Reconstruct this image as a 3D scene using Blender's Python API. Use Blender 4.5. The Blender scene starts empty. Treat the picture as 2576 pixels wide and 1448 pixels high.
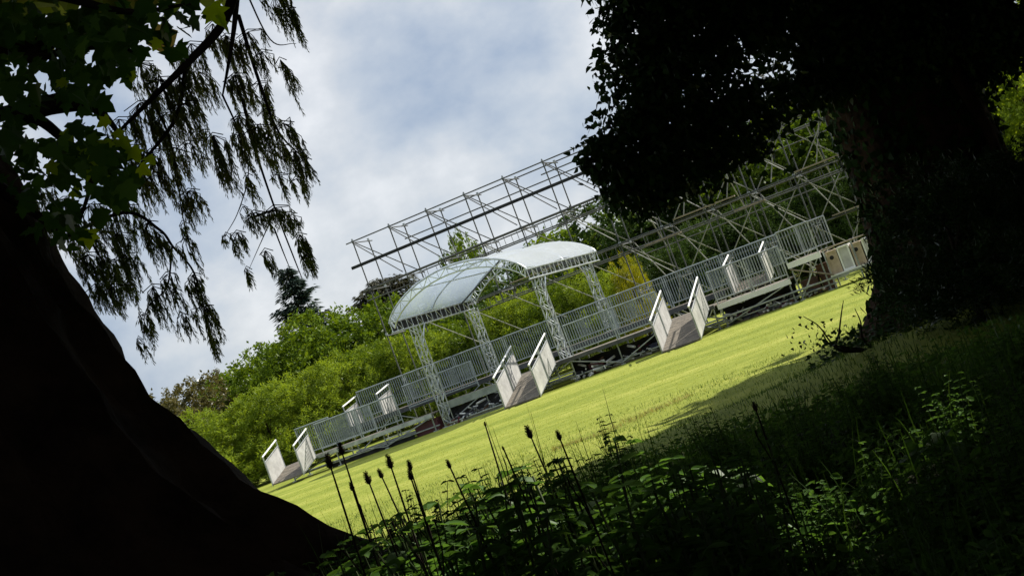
import bpy, math, random
import numpy as np
from mathutils import Vector, Matrix

random.seed(7)
rng = np.random.default_rng(11)
SC = bpy.context.scene
COL = SC.collection
R = math.radians
SUN_AZ, SUN_EL = R(63), R(42)
SUN_DIR = np.array([math.sin(SUN_AZ) * math.cos(SUN_EL), math.cos(SUN_AZ) * math.cos(SUN_EL), math.sin(SUN_EL)])

# ------------------------------------------------------------------ camera frame
FP = 3577.8            # focal length in the pixels of a 2576 wide picture (50 mm on 36 mm)
ROLL = R(20.4)
HOR = 145.0
CZ = 1.7
PITCH = math.atan(HOR / FP)
TH = R(20.3)           # the platform front runs away to the left at this angle


def ray(x, y):
    dx = x - 1288.0
    dy = y - 724.0
    u = math.cos(ROLL) * dx - math.sin(ROLL) * dy
    w = math.sin(ROLL) * dx + math.cos(ROLL) * dy
    return (u, FP * math.cos(PITCH) + w * math.sin(PITCH), FP * math.sin(PITCH) - w * math.cos(PITCH))


def at(x, y, Y):
    a, b, c = ray(x, y)
    t = Y / b
    return Vector((a * t, Y, CZ + c * t))


def F(l, d, z):
    return Vector((l * math.cos(TH) + d * math.sin(TH), -l * math.sin(TH) + d * math.cos(TH), z))


def ss(a, b, x):
    t = max(0.0, min(1.0, (x - a) / (b - a)))
    return t * t * (3 - 2 * t)


def gz(x, y):
    h = 0.78 * (1 - ss(4.5, 19.0, y + 0.12 * x))
    dx, dy = x - 4.3, y - 15.0
    h = max(h, 0.0) + 0.5 * math.exp(-(dx * dx / 5.0 + dy * dy / 7.0))
    dx, dy = x + 3.1, y - 6.5
    h += 0.15 * math.exp(-(dx * dx + dy * dy) / 5.0)
    k = 1 - ss(16, 30, y)
    h += k * (0.035 * math.sin(1.9 * x + 0.7 * y) + 0.03 * math.sin(1.3 * y - 0.8 * x) + 0.02 * math.sin(3.7 * x + 2.1 * y))
    return h


# ------------------------------------------------------------------ materials
def newmat(name):
    m = bpy.data.materials.new(name)
    m.use_nodes = True
    nt = m.node_tree
    for n in list(nt.nodes):
        nt.nodes.remove(n)
    out = nt.nodes.new('ShaderNodeOutputMaterial')
    return m, nt, out


def L(nt, a, b):
    nt.links.new(a, b)


def solid(name, c1, c2=None, rough=0.6, metal=0.0, scale=3.0, bump=0.0, bscale=30.0, spec=0.5):
    """principled surface whose colour wanders between c1 and c2 with noise in object space"""
    m, nt, out = newmat(name)
    p = nt.nodes.new('ShaderNodeBsdfPrincipled')
    p.inputs['Roughness'].default_value = rough
    p.inputs['Metallic'].default_value = metal
    p.inputs['Specular IOR Level'].default_value = spec
    c2 = c2 or tuple(v * 0.6 for v in c1)
    tc = nt.nodes.new('ShaderNodeTexCoord')
    nz = nt.nodes.new('ShaderNodeTexNoise')
    nz.inputs['Scale'].default_value = scale
    nz.inputs['Detail'].default_value = 6
    nz.inputs['Roughness'].default_value = 0.65
    L(nt, tc.outputs['Object'], nz.inputs['Vector'])
    cr = nt.nodes.new('ShaderNodeValToRGB')
    cr.color_ramp.elements[0].position = 0.35
    cr.color_ramp.elements[1].position = 0.65
    cr.color_ramp.elements[0].color = (*c2, 1)
    cr.color_ramp.elements[1].color = (*c1, 1)
    L(nt, nz.outputs['Fac'], cr.inputs['Fac'])
    L(nt, cr.outputs['Color'], p.inputs['Base Color'])
    if bump:
        n2 = nt.nodes.new('ShaderNodeTexNoise')
        n2.inputs['Scale'].default_value = bscale
        n2.inputs['Detail'].default_value = 8
        L(nt, tc.outputs['Object'], n2.inputs['Vector'])
        b = nt.nodes.new('ShaderNodeBump')
        b.inputs['Strength'].default_value = bump
        b.inputs['Distance'].default_value = 0.05
        L(nt, n2.outputs['Fac'], b.inputs['Height'])
        L(nt, b.outputs['Normal'], p.inputs['Normal'])
    L(nt, p.outputs['BSDF'], out.inputs['Surface'])
    return m


def leafmat(name, cols, trans=0.35, rough=0.5, gloss=0.12):
    """leaf: diffuse + translucent + a little sheen; colour differs leaf by leaf and clump by clump"""
    m, nt, out = newmat(name)
    geo = nt.nodes.new('ShaderNodeNewGeometry')
    tc = nt.nodes.new('ShaderNodeTexCoord')
    nz = nt.nodes.new('ShaderNodeTexNoise')
    nz.inputs['Scale'].default_value = 0.9
    nz.inputs['Detail'].default_value = 2
    L(nt, tc.outputs['Object'], nz.inputs['Vector'])
    mx = nt.nodes.new('ShaderNodeMath')
    mx.operation = 'MULTIPLY_ADD'
    L(nt, geo.outputs['Random Per Island'], mx.inputs[0])
    mx.inputs[1].default_value = 0.55
    m2 = nt.nodes.new('ShaderNodeMath')
    m2.operation = 'MULTIPLY_ADD'
    L(nt, nz.outputs['Fac'], m2.inputs[0])
    m2.inputs[1].default_value = 1.1
    m2.inputs[2].default_value = -0.32
    L(nt, m2.outputs[0], mx.inputs[2])
    cr = nt.nodes.new('ShaderNodeValToRGB')
    els = cr.color_ramp.elements
    while len(els) < len(cols):
        els.new(0.5)
    for i, c in enumerate(cols):
        els[i].position = i / (len(cols) - 1)
        els[i].color = (*c, 1)
    L(nt, mx.outputs[0], cr.inputs['Fac'])
    d = nt.nodes.new('ShaderNodeBsdfDiffuse')
    t = nt.nodes.new('ShaderNodeBsdfTranslucent')
    g = nt.nodes.new('ShaderNodeBsdfGlossy')
    g.inputs['Roughness'].default_value = rough
    g.inputs['Color'].default_value = (0.8, 0.8, 0.8, 1)
    L(nt, cr.outputs['Color'], d.inputs['Color'])
    hs = nt.nodes.new('ShaderNodeHueSaturation')
    hs.inputs['Hue'].default_value = 0.485
    hs.inputs['Saturation'].default_value = 1.1
    hs.inputs['Value'].default_value = 1.5
    L(nt, cr.outputs['Color'], hs.inputs['Color'])
    L(nt, hs.outputs['Color'], t.inputs['Color'])
    a = nt.nodes.new('ShaderNodeMixShader')
    a.inputs[0].default_value = trans
    L(nt, d.outputs[0], a.inputs[1])
    L(nt, t.outputs[0], a.inputs[2])
    b = nt.nodes.new('ShaderNodeMixShader')
    lw = nt.nodes.new('ShaderNodeFresnel')
    lw.inputs['IOR'].default_value = 1.35
    ml = nt.nodes.new('ShaderNodeMath')
    ml.operation = 'MULTIPLY'
    ml.inputs[1].default_value = gloss * 5
    L(nt, lw.outputs[0], ml.inputs[0])
    L(nt, ml.outputs[0], b.inputs[0])
    L(nt, a.outputs[0], b.inputs[1])
    L(nt, g.outputs[0], b.inputs[2])
    L(nt, b.outputs[0], out.inputs['Surface'])
    return m


M = {}
M['galv'] = solid('galvanised steel', (0.50, 0.53, 0.54), (0.28, 0.31, 0.32), 0.42, 0.75, 4.0)
M['galv_dull'] = solid('weathered scaffold tube', (0.095, 0.10, 0.10), (0.05, 0.052, 0.055), 0.7, 0.0, 3.0)  # dark tone of tubes backlit against the sky, put into the colour
M['brace'] = solid('pale worn brace tube', (0.36, 0.36, 0.32), (0.18, 0.18, 0.165), 0.7, 0.0, 3.0)  # paler lit copy of the tube for braces in front of dark trees
M['rail'] = solid('grey barrier steel', (0.37, 0.42, 0.43), (0.24, 0.28, 0.29), 0.45, 0.3, 6.0)
M['alu'] = solid('truss aluminium', (0.68, 0.71, 0.73), (0.42, 0.46, 0.48), 0.35, 0.7, 6.0)
M['white'] = solid('white painted sheet', (0.56, 0.555, 0.53), (0.36, 0.355, 0.34), 0.5, 0.0, 2.5)
M['fascia'] = solid('white fascia board', (0.88, 0.88, 0.87), (0.78, 0.78, 0.76), 0.5, 0.0, 3.0)
M['deck'] = solid('worn deck boards', (0.20, 0.17, 0.13), (0.11, 0.095, 0.075), 0.75, 0.0, 5.0, 0.3, 12)
M['plank'] = solid('scaffold board', (0.33, 0.27, 0.19), (0.17, 0.14, 0.10), 0.8, 0.0, 3.0, 0.2, 15)
M['board_dark'] = solid('dark weathered board', (0.10, 0.105, 0.11), (0.045, 0.05, 0.055), 0.7, 0.0, 3.0)
M['tar_board'] = solid('tarred board edge', (0.035, 0.037, 0.04), (0.02, 0.021, 0.023), 0.85, 0.0, 3.0, 0, 1, 0.2)
M['tread'] = solid('grey green step board', (0.36, 0.40, 0.35), (0.22, 0.25, 0.22), 0.7, 0.0, 3.0)
M['ply'] = solid('beige plywood', (0.55, 0.44, 0.33), (0.38, 0.29, 0.2), 0.7, 0.0, 3.0)
M['grey_panel'] = solid('pale grey panel', (0.58, 0.57, 0.56), (0.42, 0.41, 0.41), 0.6, 0.0, 4.0)
M['rust'] = solid('rusty brown sheet', (0.15, 0.07, 0.035), (0.05, 0.028, 0.02), 0.8, 0.0, 3.0)
M['black'] = solid('black cloth', (0.02, 0.02, 0.022), (0.008, 0.008, 0.009), 0.8)
M['maroon'] = solid('maroon plastic', (0.12, 0.02, 0.035), (0.06, 0.012, 0.02), 0.5)
M['navy'] = solid('navy tarpaulin', (0.03, 0.04, 0.10), (0.012, 0.016, 0.05), 0.5)
M['bark'] = solid('redwood bark', (0.055, 0.032, 0.02), (0.016, 0.010, 0.007), 0.95, 0.0, 2.0, 1.0, 9, 0.1)
M['bark2'] = solid('grey brown bark', (0.06, 0.048, 0.035), (0.025, 0.02, 0.015), 0.95, 0.0, 3.0, 1.0, 14, 0.1)
M['twig'] = solid('dark twig', (0.035, 0.026, 0.018), (0.016, 0.012, 0.009), 0.9, 0.0, 5.0, 0, 1, 0.1)
M['seed'] = solid('dry brown seed head', (0.06, 0.038, 0.02), (0.025, 0.017, 0.01), 0.95, 0.0, 30.0, 0, 1, 0.1)
M['stem'] = solid('green stem', (0.06, 0.085, 0.025), (0.03, 0.045, 0.015), 0.7, 0.0, 8.0, 0, 1, 0.2)

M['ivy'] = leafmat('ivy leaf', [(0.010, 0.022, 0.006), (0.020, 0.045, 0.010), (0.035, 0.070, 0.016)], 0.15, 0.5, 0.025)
M['maple'] = leafmat('lobed broad leaf', [(0.024, 0.07, 0.012), (0.055, 0.13, 0.02), (0.12, 0.23, 0.035)], 0.5, 0.45, 0.04)
M['maple_young'] = leafmat('young lobed leaf', [(0.34, 0.52, 0.04), (0.52, 0.66, 0.06)], 0.8, 0.45, 0.05)  # sunlight painted into the colour of a few leaves
M['needle'] = leafmat('drooping needle', [(0.09, 0.14, 0.04), (0.15, 0.21, 0.05), (0.22, 0.25, 0.06), (0.27, 0.19, 0.07)], 0.55, 0.5, 0.02)
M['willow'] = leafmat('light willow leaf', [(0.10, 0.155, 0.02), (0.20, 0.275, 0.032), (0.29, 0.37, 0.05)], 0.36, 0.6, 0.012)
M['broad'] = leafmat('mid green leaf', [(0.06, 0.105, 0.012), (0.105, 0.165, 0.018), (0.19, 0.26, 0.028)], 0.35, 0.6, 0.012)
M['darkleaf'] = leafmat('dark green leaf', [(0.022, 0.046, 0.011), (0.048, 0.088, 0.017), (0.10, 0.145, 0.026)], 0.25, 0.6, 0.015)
M['olive'] = leafmat('olive brown leaf', [(0.06, 0.06, 0.018), (0.10, 0.09, 0.025), (0.15, 0.13, 0.04)], 0.3, 0.5, 0.04)
M['gorse'] = leafmat('yellow blossom', [(0.10, 0.14, 0.015), (0.32, 0.32, 0.02), (0.55, 0.50, 0.02)], 0.35, 0.6, 0.03)
M['fir'] = leafmat('blue green fir needle', [(0.010, 0.024, 0.018), (0.020, 0.042, 0.030), (0.035, 0.06, 0.04)], 0.1, 0.5, 0.05)
M['pine'] = leafmat('brown green pine needle', [(0.025, 0.032, 0.012), (0.045, 0.045, 0.018), (0.065, 0.055, 0.025)], 0.1, 0.5, 0.05)
M['weed'] = leafmat('nettle leaf', [(0.045, 0.10, 0.02), (0.08, 0.17, 0.03), (0.14, 0.25, 0.05)], 0.45, 0.65, 0.02)
M['blade'] = leafmat('grass blade', [(0.022, 0.055, 0.010), (0.045, 0.095, 0.016), (0.085, 0.14, 0.025)], 0.45, 0.5, 0.03)
M['lawnblade'] = leafmat('mown grass blade', [(0.15, 0.19, 0.02), (0.225, 0.265, 0.034), (0.31, 0.335, 0.06)], 0.4, 0.5, 0.05)
M['strawblade'] = leafmat('straw coloured grass', [(0.16, 0.13, 0.04), (0.26, 0.22, 0.07), (0.3, 0.28, 0.1)], 0.4, 0.5, 0.04)


def film():
    m, nt, out = newmat('clear roof film')
    tr = nt.nodes.new('ShaderNodeBsdfTransparent')
    tr.inputs['Color'].default_value = (0.90, 0.92, 0.95, 1)
    d = nt.nodes.new('ShaderNodeBsdfDiffuse')
    d.inputs['Color'].default_value = (0.82, 0.86, 0.92, 1)
    t = nt.nodes.new('ShaderNodeBsdfTranslucent')
    t.inputs['Color'].default_value = (0.70, 0.82, 1.0, 1)
    g = nt.nodes.new('ShaderNodeBsdfGlossy')
    g.inputs['Roughness'].default_value = 0.12
    tc = nt.nodes.new('ShaderNodeTexCoord')
    nz = nt.nodes.new('ShaderNodeTexNoise')
    nz.inputs['Scale'].default_value = 1.6
    nz.inputs['Detail'].default_value = 5
    nz.inputs['Distortion'].default_value = 1.5
    L(nt, tc.outputs['Object'], nz.inputs['Vector'])
    b = nt.nodes.new('ShaderNodeBump')
    b.inputs['Strength'].default_value = 0.25
    b.inputs['Distance'].default_value = 0.12
    L(nt, nz.outputs['Fac'], b.inputs['Height'])
    L(nt, b.outputs['Normal'], g.inputs['Normal'])
    L(nt, b.outputs['Normal'], d.inputs['Normal'])
    m0 = nt.nodes.new('ShaderNodeMixShader')
    m0.inputs[0].default_value = 0.55
    L(nt, d.outputs[0], m0.inputs[1])
    L(nt, t.outputs[0], m0.inputs[2])
    m1 = nt.nodes.new('ShaderNodeMixShader')
    m1.inputs[0].default_value = 0.84
    L(nt, tr.outputs[0], m1.inputs[1])
    L(nt, m0.outputs[0], m1.inputs[2])
    m2 = nt.nodes.new('ShaderNodeMixShader')
    m2.inputs[0].default_value = 0.22
    L(nt, m1.outputs[0], m2.inputs[1])
    L(nt, g.outputs[0], m2.inputs[2])
    L(nt, m2.outputs[0], out.inputs['Surface'])
    return m


M['film'] = film()


def groundmat():
    m, nt, out = newmat('lawn and woodland soil')
    p = nt.nodes.new('ShaderNodeBsdfPrincipled')
    p.inputs['Roughness'].default_value = 0.9
    p.inputs['Specular IOR Level'].default_value = 0.15
    geo = nt.nodes.new('ShaderNodeNewGeometry')
    # mowing lines run along the platform front
    mp = nt.nodes.new('ShaderNodeMapping')
    mp.inputs['Rotation'].default_value = (0, 0, TH)
    L(nt, geo.outputs['Position'], mp.inputs['Vector'])
    st = nt.nodes.new('ShaderNodeMapping')
    st.inputs['Scale'].default_value = (0.05, 0.55, 1)
    L(nt, mp.outputs[0], st.inputs['Vector'])
    n1 = nt.nodes.new('ShaderNodeTexNoise')
    n1.inputs['Scale'].default_value = 1.0
    n1.inputs['Detail'].default_value = 5
    n1.inputs['Roughness'].default_value = 0.6
    L(nt, st.outputs[0], n1.inputs['Vector'])
    n2 = nt.nodes.new('ShaderNodeTexNoise')
    n2.inputs['Scale'].default_value = 2.2
    n2.inputs['Detail'].default_value = 8
    L(nt, geo.outputs['Position'], n2.inputs['Vector'])
    ad = nt.nodes.new('ShaderNodeMix')
    ad.data_type = 'FLOAT'
    ad.inputs[0].default_value = 0.4
    L(nt, n1.outputs['Fac'], ad.inputs[2])
    L(nt, n2.outputs['Fac'], ad.inputs[3])
    cr = nt.nodes.new('ShaderNodeValToRGB')
    e = cr.color_ramp.elements
    e[0].position, e[0].color = 0.36, (0.165, 0.205, 0.022, 1)
    e[1].position, e[1].color = 0.64, (0.33, 0.345, 0.065, 1)
    x = e.new(0.5)
    x.color = (0.235, 0.27, 0.035, 1)
    L(nt, ad.outputs[0], cr.inputs['Fac'])
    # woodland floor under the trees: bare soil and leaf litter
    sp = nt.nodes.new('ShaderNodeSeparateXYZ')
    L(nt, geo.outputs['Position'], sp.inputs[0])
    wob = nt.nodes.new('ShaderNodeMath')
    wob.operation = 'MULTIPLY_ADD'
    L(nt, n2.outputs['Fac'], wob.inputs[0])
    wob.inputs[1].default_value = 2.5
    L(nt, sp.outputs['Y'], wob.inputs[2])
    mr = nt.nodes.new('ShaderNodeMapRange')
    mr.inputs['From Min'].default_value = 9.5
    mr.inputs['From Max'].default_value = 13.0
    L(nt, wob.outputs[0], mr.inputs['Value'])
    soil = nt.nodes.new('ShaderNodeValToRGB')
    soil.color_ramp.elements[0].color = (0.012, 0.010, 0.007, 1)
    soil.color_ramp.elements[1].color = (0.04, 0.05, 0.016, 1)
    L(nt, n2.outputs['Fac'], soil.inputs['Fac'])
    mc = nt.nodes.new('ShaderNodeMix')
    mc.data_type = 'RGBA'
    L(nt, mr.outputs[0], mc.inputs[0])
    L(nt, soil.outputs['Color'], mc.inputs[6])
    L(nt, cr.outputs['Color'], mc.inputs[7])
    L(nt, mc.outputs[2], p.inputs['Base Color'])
    n3 = nt.nodes.new('ShaderNodeTexNoise')
    n3.inputs['Scale'].default_value = 22.0
    n3.inputs['Detail'].default_value = 6
    L(nt, geo.outputs['Position'], n3.inputs['Vector'])
    b = nt.nodes.new('ShaderNodeBump')
    b.inputs['Strength'].default_value = 0.5
    b.inputs['Distance'].default_value = 0.06
    L(nt, n3.outputs['Fac'], b.inputs['Height'])
    L(nt, b.outputs['Normal'], p.inputs['Normal'])
    L(nt, p.outputs[0], out.inputs['Surface'])
    return m


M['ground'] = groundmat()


# ------------------------------------------------------------------ mesh helpers
class MB:
    def __init__(s):
        s.v = []
        s.f = []

    def add(s, vs, fs):
        o = len(s.v)
        s.v += [Vector(v) for v in vs]
        s.f += [tuple(i + o for i in f) for f in fs]

    def box(s, o, ex, ey, ez):
        """box from corner o with edge vectors"""
        o, ex, ey, ez = Vector(o), Vector(ex), Vector(ey), Vector(ez)
        vs = [o, o + ex, o + ex + ey, o + ey, o + ez, o + ex + ez, o + ex + ey + ez, o + ey + ez]
        s.add(vs, [(0, 3, 2, 1), (4, 5, 6, 7), (0, 1, 5, 4), (1, 2, 6, 5), (2, 3, 7, 6), (3, 0, 4, 7)])

    def fbox(s, l0, l1, d0, d1, z0, z1):
        s.box(F(l0, d0, z0), F(l1, d0, z0) - F(l0, d0, z0), F(l0, d1, z0) - F(l0, d0, z0), (0, 0, z1 - z0))

    def abox(s, x0, x1, y0, y1, z0, z1):
        s.box((x0, y0, z0), (x1 - x0, 0, 0), (0, y1 - y0, 0), (0, 0, z1 - z0))

    def tube(s, pts, rad, n=6, cap=True):
        pts = [Vector(p) for p in pts]
        if not isinstance(rad, (list, tuple)):
            rad = [rad] * len(pts)
        o = len(s.v)
        up = None
        for i, p in enumerate(pts):
            a = pts[max(0, i - 1)]
            b = pts[min(len(pts) - 1, i + 1)]
            t = (b - a)
            if t.length < 1e-9:
                t = Vector((0, 0, 1))
            t.normalize()
            if up is None:
                up = Vector((0, 0, 1)) if abs(t.z) < 0.9 else Vector((1, 0, 0))
            e1 = (up - t * up.dot(t))
            if e1.length < 1e-6:
                e1 = t.orthogonal()
            e1.normalize()
            up = e1
            e2 = t.cross(e1)
            for k in range(n):
                q = 2 * math.pi * k / n
                s.v.append(p + (e1 * math.cos(q) + e2 * math.sin(q)) * rad[i])
        for i in range(len(pts) - 1):
            for k in range(n):
                k2 = (k + 1) % n
                s.f.append((o + i * n + k, o + i * n + k2, o + (i + 1) * n + k2, o + (i + 1) * n + k))
        if cap:
            s.f.append(tuple(o + k for k in reversed(range(n))))
            m = o + (len(pts) - 1) * n
            s.f.append(tuple(m + k for k in range(n)))

    def build(s, name, mat, parent=None, smooth=False):
        me = bpy.data.meshes.new(name)
        base = parent_origin(parent)
        me.from_pydata([tuple(v - base) for v in s.v], [], s.f)
        me.materials.append(mat)
        if smooth:
            me.polygons.foreach_set('use_smooth', [True] * len(me.polygons))
        me.update()
        o = bpy.data.objects.new(name, me)
        COL.objects.link(o)
        if parent:
            o.parent = parent
        return o


def parent_origin(p):
    b = Vector((0, 0, 0))
    while p is not None:
        b = b + p.location
        p = p.parent
    return b


def thing(name, label, cat, loc=(0, 0, 0), group=None):
    o = bpy.data.objects.new(name, None)
    o.empty_display_size = 0.3
    o.location = loc
    COL.objects.link(o)
    return tag(o, label, cat, group)


def tag(o, label=None, cat=None, group=None, kind=None):
    if label:
        o['label'] = label
    if cat:
        o['category'] = cat
    if group:
        o['group'] = group
    if kind:
        o['kind'] = kind
    return o


def copy_tree(o, parent=None):
    c = o.copy()
    COL.objects.link(c)
    if parent:
        c.parent = parent
    for ch in list(o.children):
        copy_tree(ch, c)
    return c


def npmesh(name, V, counts, idx, mat, parent=None, origin=None):
    """V (n,3) verts, faces of equal vertex count K: idx (m,K)"""
    me = bpy.data.meshes.new(name)
    base = np.array(parent_origin(parent) if origin is None else origin)
    V = (V - base).astype(np.float32)
    m, K = idx.shape
    me.vertices.add(len(V))
    me.vertices.foreach_set('co', V.ravel())
    me.loops.add(m * K)
    me.loops.foreach_set('vertex_index', idx.ravel().astype(np.int32))
    me.polygons.add(m)
    me.polygons.foreach_set('loop_start', (np.arange(m) * K).astype(np.int32))
    me.polygons.foreach_set('loop_total', np.full(m, K, np.int32))
    me.materials.append(mat)
    me.update(calc_edges=True)
    o = bpy.data.objects.new(name, me)
    COL.objects.link(o)
    if parent:
        o.parent = parent
    return o


T_DIA = [[(0, 0, 0), (0.45, -0.28, 0.06), (1, 0, -0.05), (0.45, 0.28, 0.06)]]
T_LANCE = [[(0, 0, 0), (0.4, -0.11, 0.04), (1, 0, -0.08), (0.4, 0.11, 0.04)]]
T_NEEDLE = [[(0, -0.05, 0), (0.6, -0.07, 0), (1, 0, 0), (0.6, 0.07, 0)]]
T_IVY = [[(0, 0, 0), (0.02, -0.38, 0.05), (0.42, -0.33, 0.03), (1, 0, -0.12), (0.42, 0.33, 0.03), (0.02, 0.38, 0.05)]]
# a palmate leaf of five pointed lobes, in two halves folded on the midrib
_half = [(0, 0, 0), (-0.06, 0.22, .03), (0.06, 0.50, .06), (0.22, 0.34, .05), (0.50, 0.60, .04), (0.52, 0.28, .04), (0.70, 0.24, .0), (1, 0, -0.1)]
T_MAPLE = [[(a, -b, c) for a, b, c in _half], list(reversed(_half))]
_h2 = [(0, 0, 0), (0.12, 0.2, .03), (0.4, 0.3, .06), (0.72, 0.17, .02), (1, 0, -0.16)]
T_OVAL = [[(a, -b, c) for a, b, c in _h2], list(reversed(_h2))]


def unit(a):
    return a / np.maximum(np.linalg.norm(a, axis=-1, keepdims=True), 1e-9)


def leaf_cloud(name, C, A, N, S, tmpl, mat, parent=None, origin=None, W=1.0):
    C, A, N = np.asarray(C, float), unit(np.asarray(A, float)), np.asarray(N, float)
    S = np.broadcast_to(np.asarray(S, float), (len(C),))[:, None]
    N = unit(N - A * np.sum(N * A, axis=1, keepdims=True))
    B = np.cross(N, A)
    Vs, Is = [], []
    off = 0
    for t in tmpl:
        K = len(t)
        P = np.stack([C + A * (s * S) + B * (b * W * S) + N * (h * S) for s, b, h in t], 1)
        Vs.append(P.reshape(-1, 3))
        Is.append(np.arange(len(C) * K).reshape(-1, K) + off)
        off += len(C) * K
    V = np.concatenate(Vs)
    I = np.concatenate(Is)
    if len(tmpl) == 2:      # weld the two halves along the midrib so one leaf is one island
        K = len(tmpl[0])
        n = len(C)
        I = I.copy()
        I[n:, -1] = I[:n, 0]
        I[n:, 0] = I[:n, -1]
    return npmesh(name, V, None, I, mat, parent, origin)


def blob_points(blobs, n_per_m2, clump, spread, r, inner=0.55):
    """leaf centres in clumps over the shell and through the body of ellipsoid blobs"""
    Cs, Ns = [], []
    for (c, rad) in blobs:
        c = np.array(c, float)
        rad = np.array(rad, float)
        area = 4 * math.pi * (rad[0] * rad[1] + rad[0] * rad[2] + rad[1] * rad[2]) / 3
        n = max(20, int(area * n_per_m2))
        k = max(4, n // clump)
        d = unit(r.normal(size=(k, 3)))
        q = inner + (1.05 - inner) * r.random((k, 1)) ** 0.6
        q *= 1 + 0.16 * np.sin(d[:, :1] * 5 + 2 * c[0]) * np.cos(d[:, 2:] * 6 + c[1])
        cc = c + d * q * rad
        ids = r.integers(0, k, n)
        p = cc[ids] + r.normal(size=(n, 3)) * spread
        Cs.append(p)
        Ns.append(d[ids])
    return np.concatenate(Cs), np.concatenate(Ns)


def rand_orient(Nn, r, out=0.7, up=0.5):
    n = len(Nn)
    N = unit(Nn * out + np.array([0, 0, up]) + r.normal(size=(n, 3)) * 0.6)
    A = unit(r.normal(size=(n, 3)) + Nn * 0.5 + np.array([0, 0, -0.35]))
    return A, N


# ------------------------------------------------------------------ ground
def make_ground():
    xs = np.concatenate([-np.geomspace(600, 14, 26), np.arange(-13.6, 14.0, 0.3), np.geomspace(14.2, 600, 26)])
    ys = np.concatenate([-np.geomspace(300, 7, 18), np.arange(-6.4, 32.0, 0.3), np.geomspace(32.5, 900, 50)])
    V = np.array([[x, y, gz(x, y)] for y in ys for x in xs])
    nx, ny = len(xs), len(ys)
    a = np.arange(nx * ny).reshape(ny, nx)
    I = np.stack([a[:-1, :-1], a[:-1, 1:], a[1:, 1:], a[1:, :-1]], -1).reshape(-1, 4)
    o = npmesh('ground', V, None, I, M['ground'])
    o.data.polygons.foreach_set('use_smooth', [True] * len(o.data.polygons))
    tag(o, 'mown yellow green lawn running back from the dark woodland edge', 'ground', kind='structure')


make_ground()

# ------------------------------------------------------------------ scaffold wall
SD0, SD1 = 53.2, 54.7
SL0, BAY, NB = -25.57, 1.785, 13
LIFT = [0.05, 2.1, 4.08, 6.1, 8.18]


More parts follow.
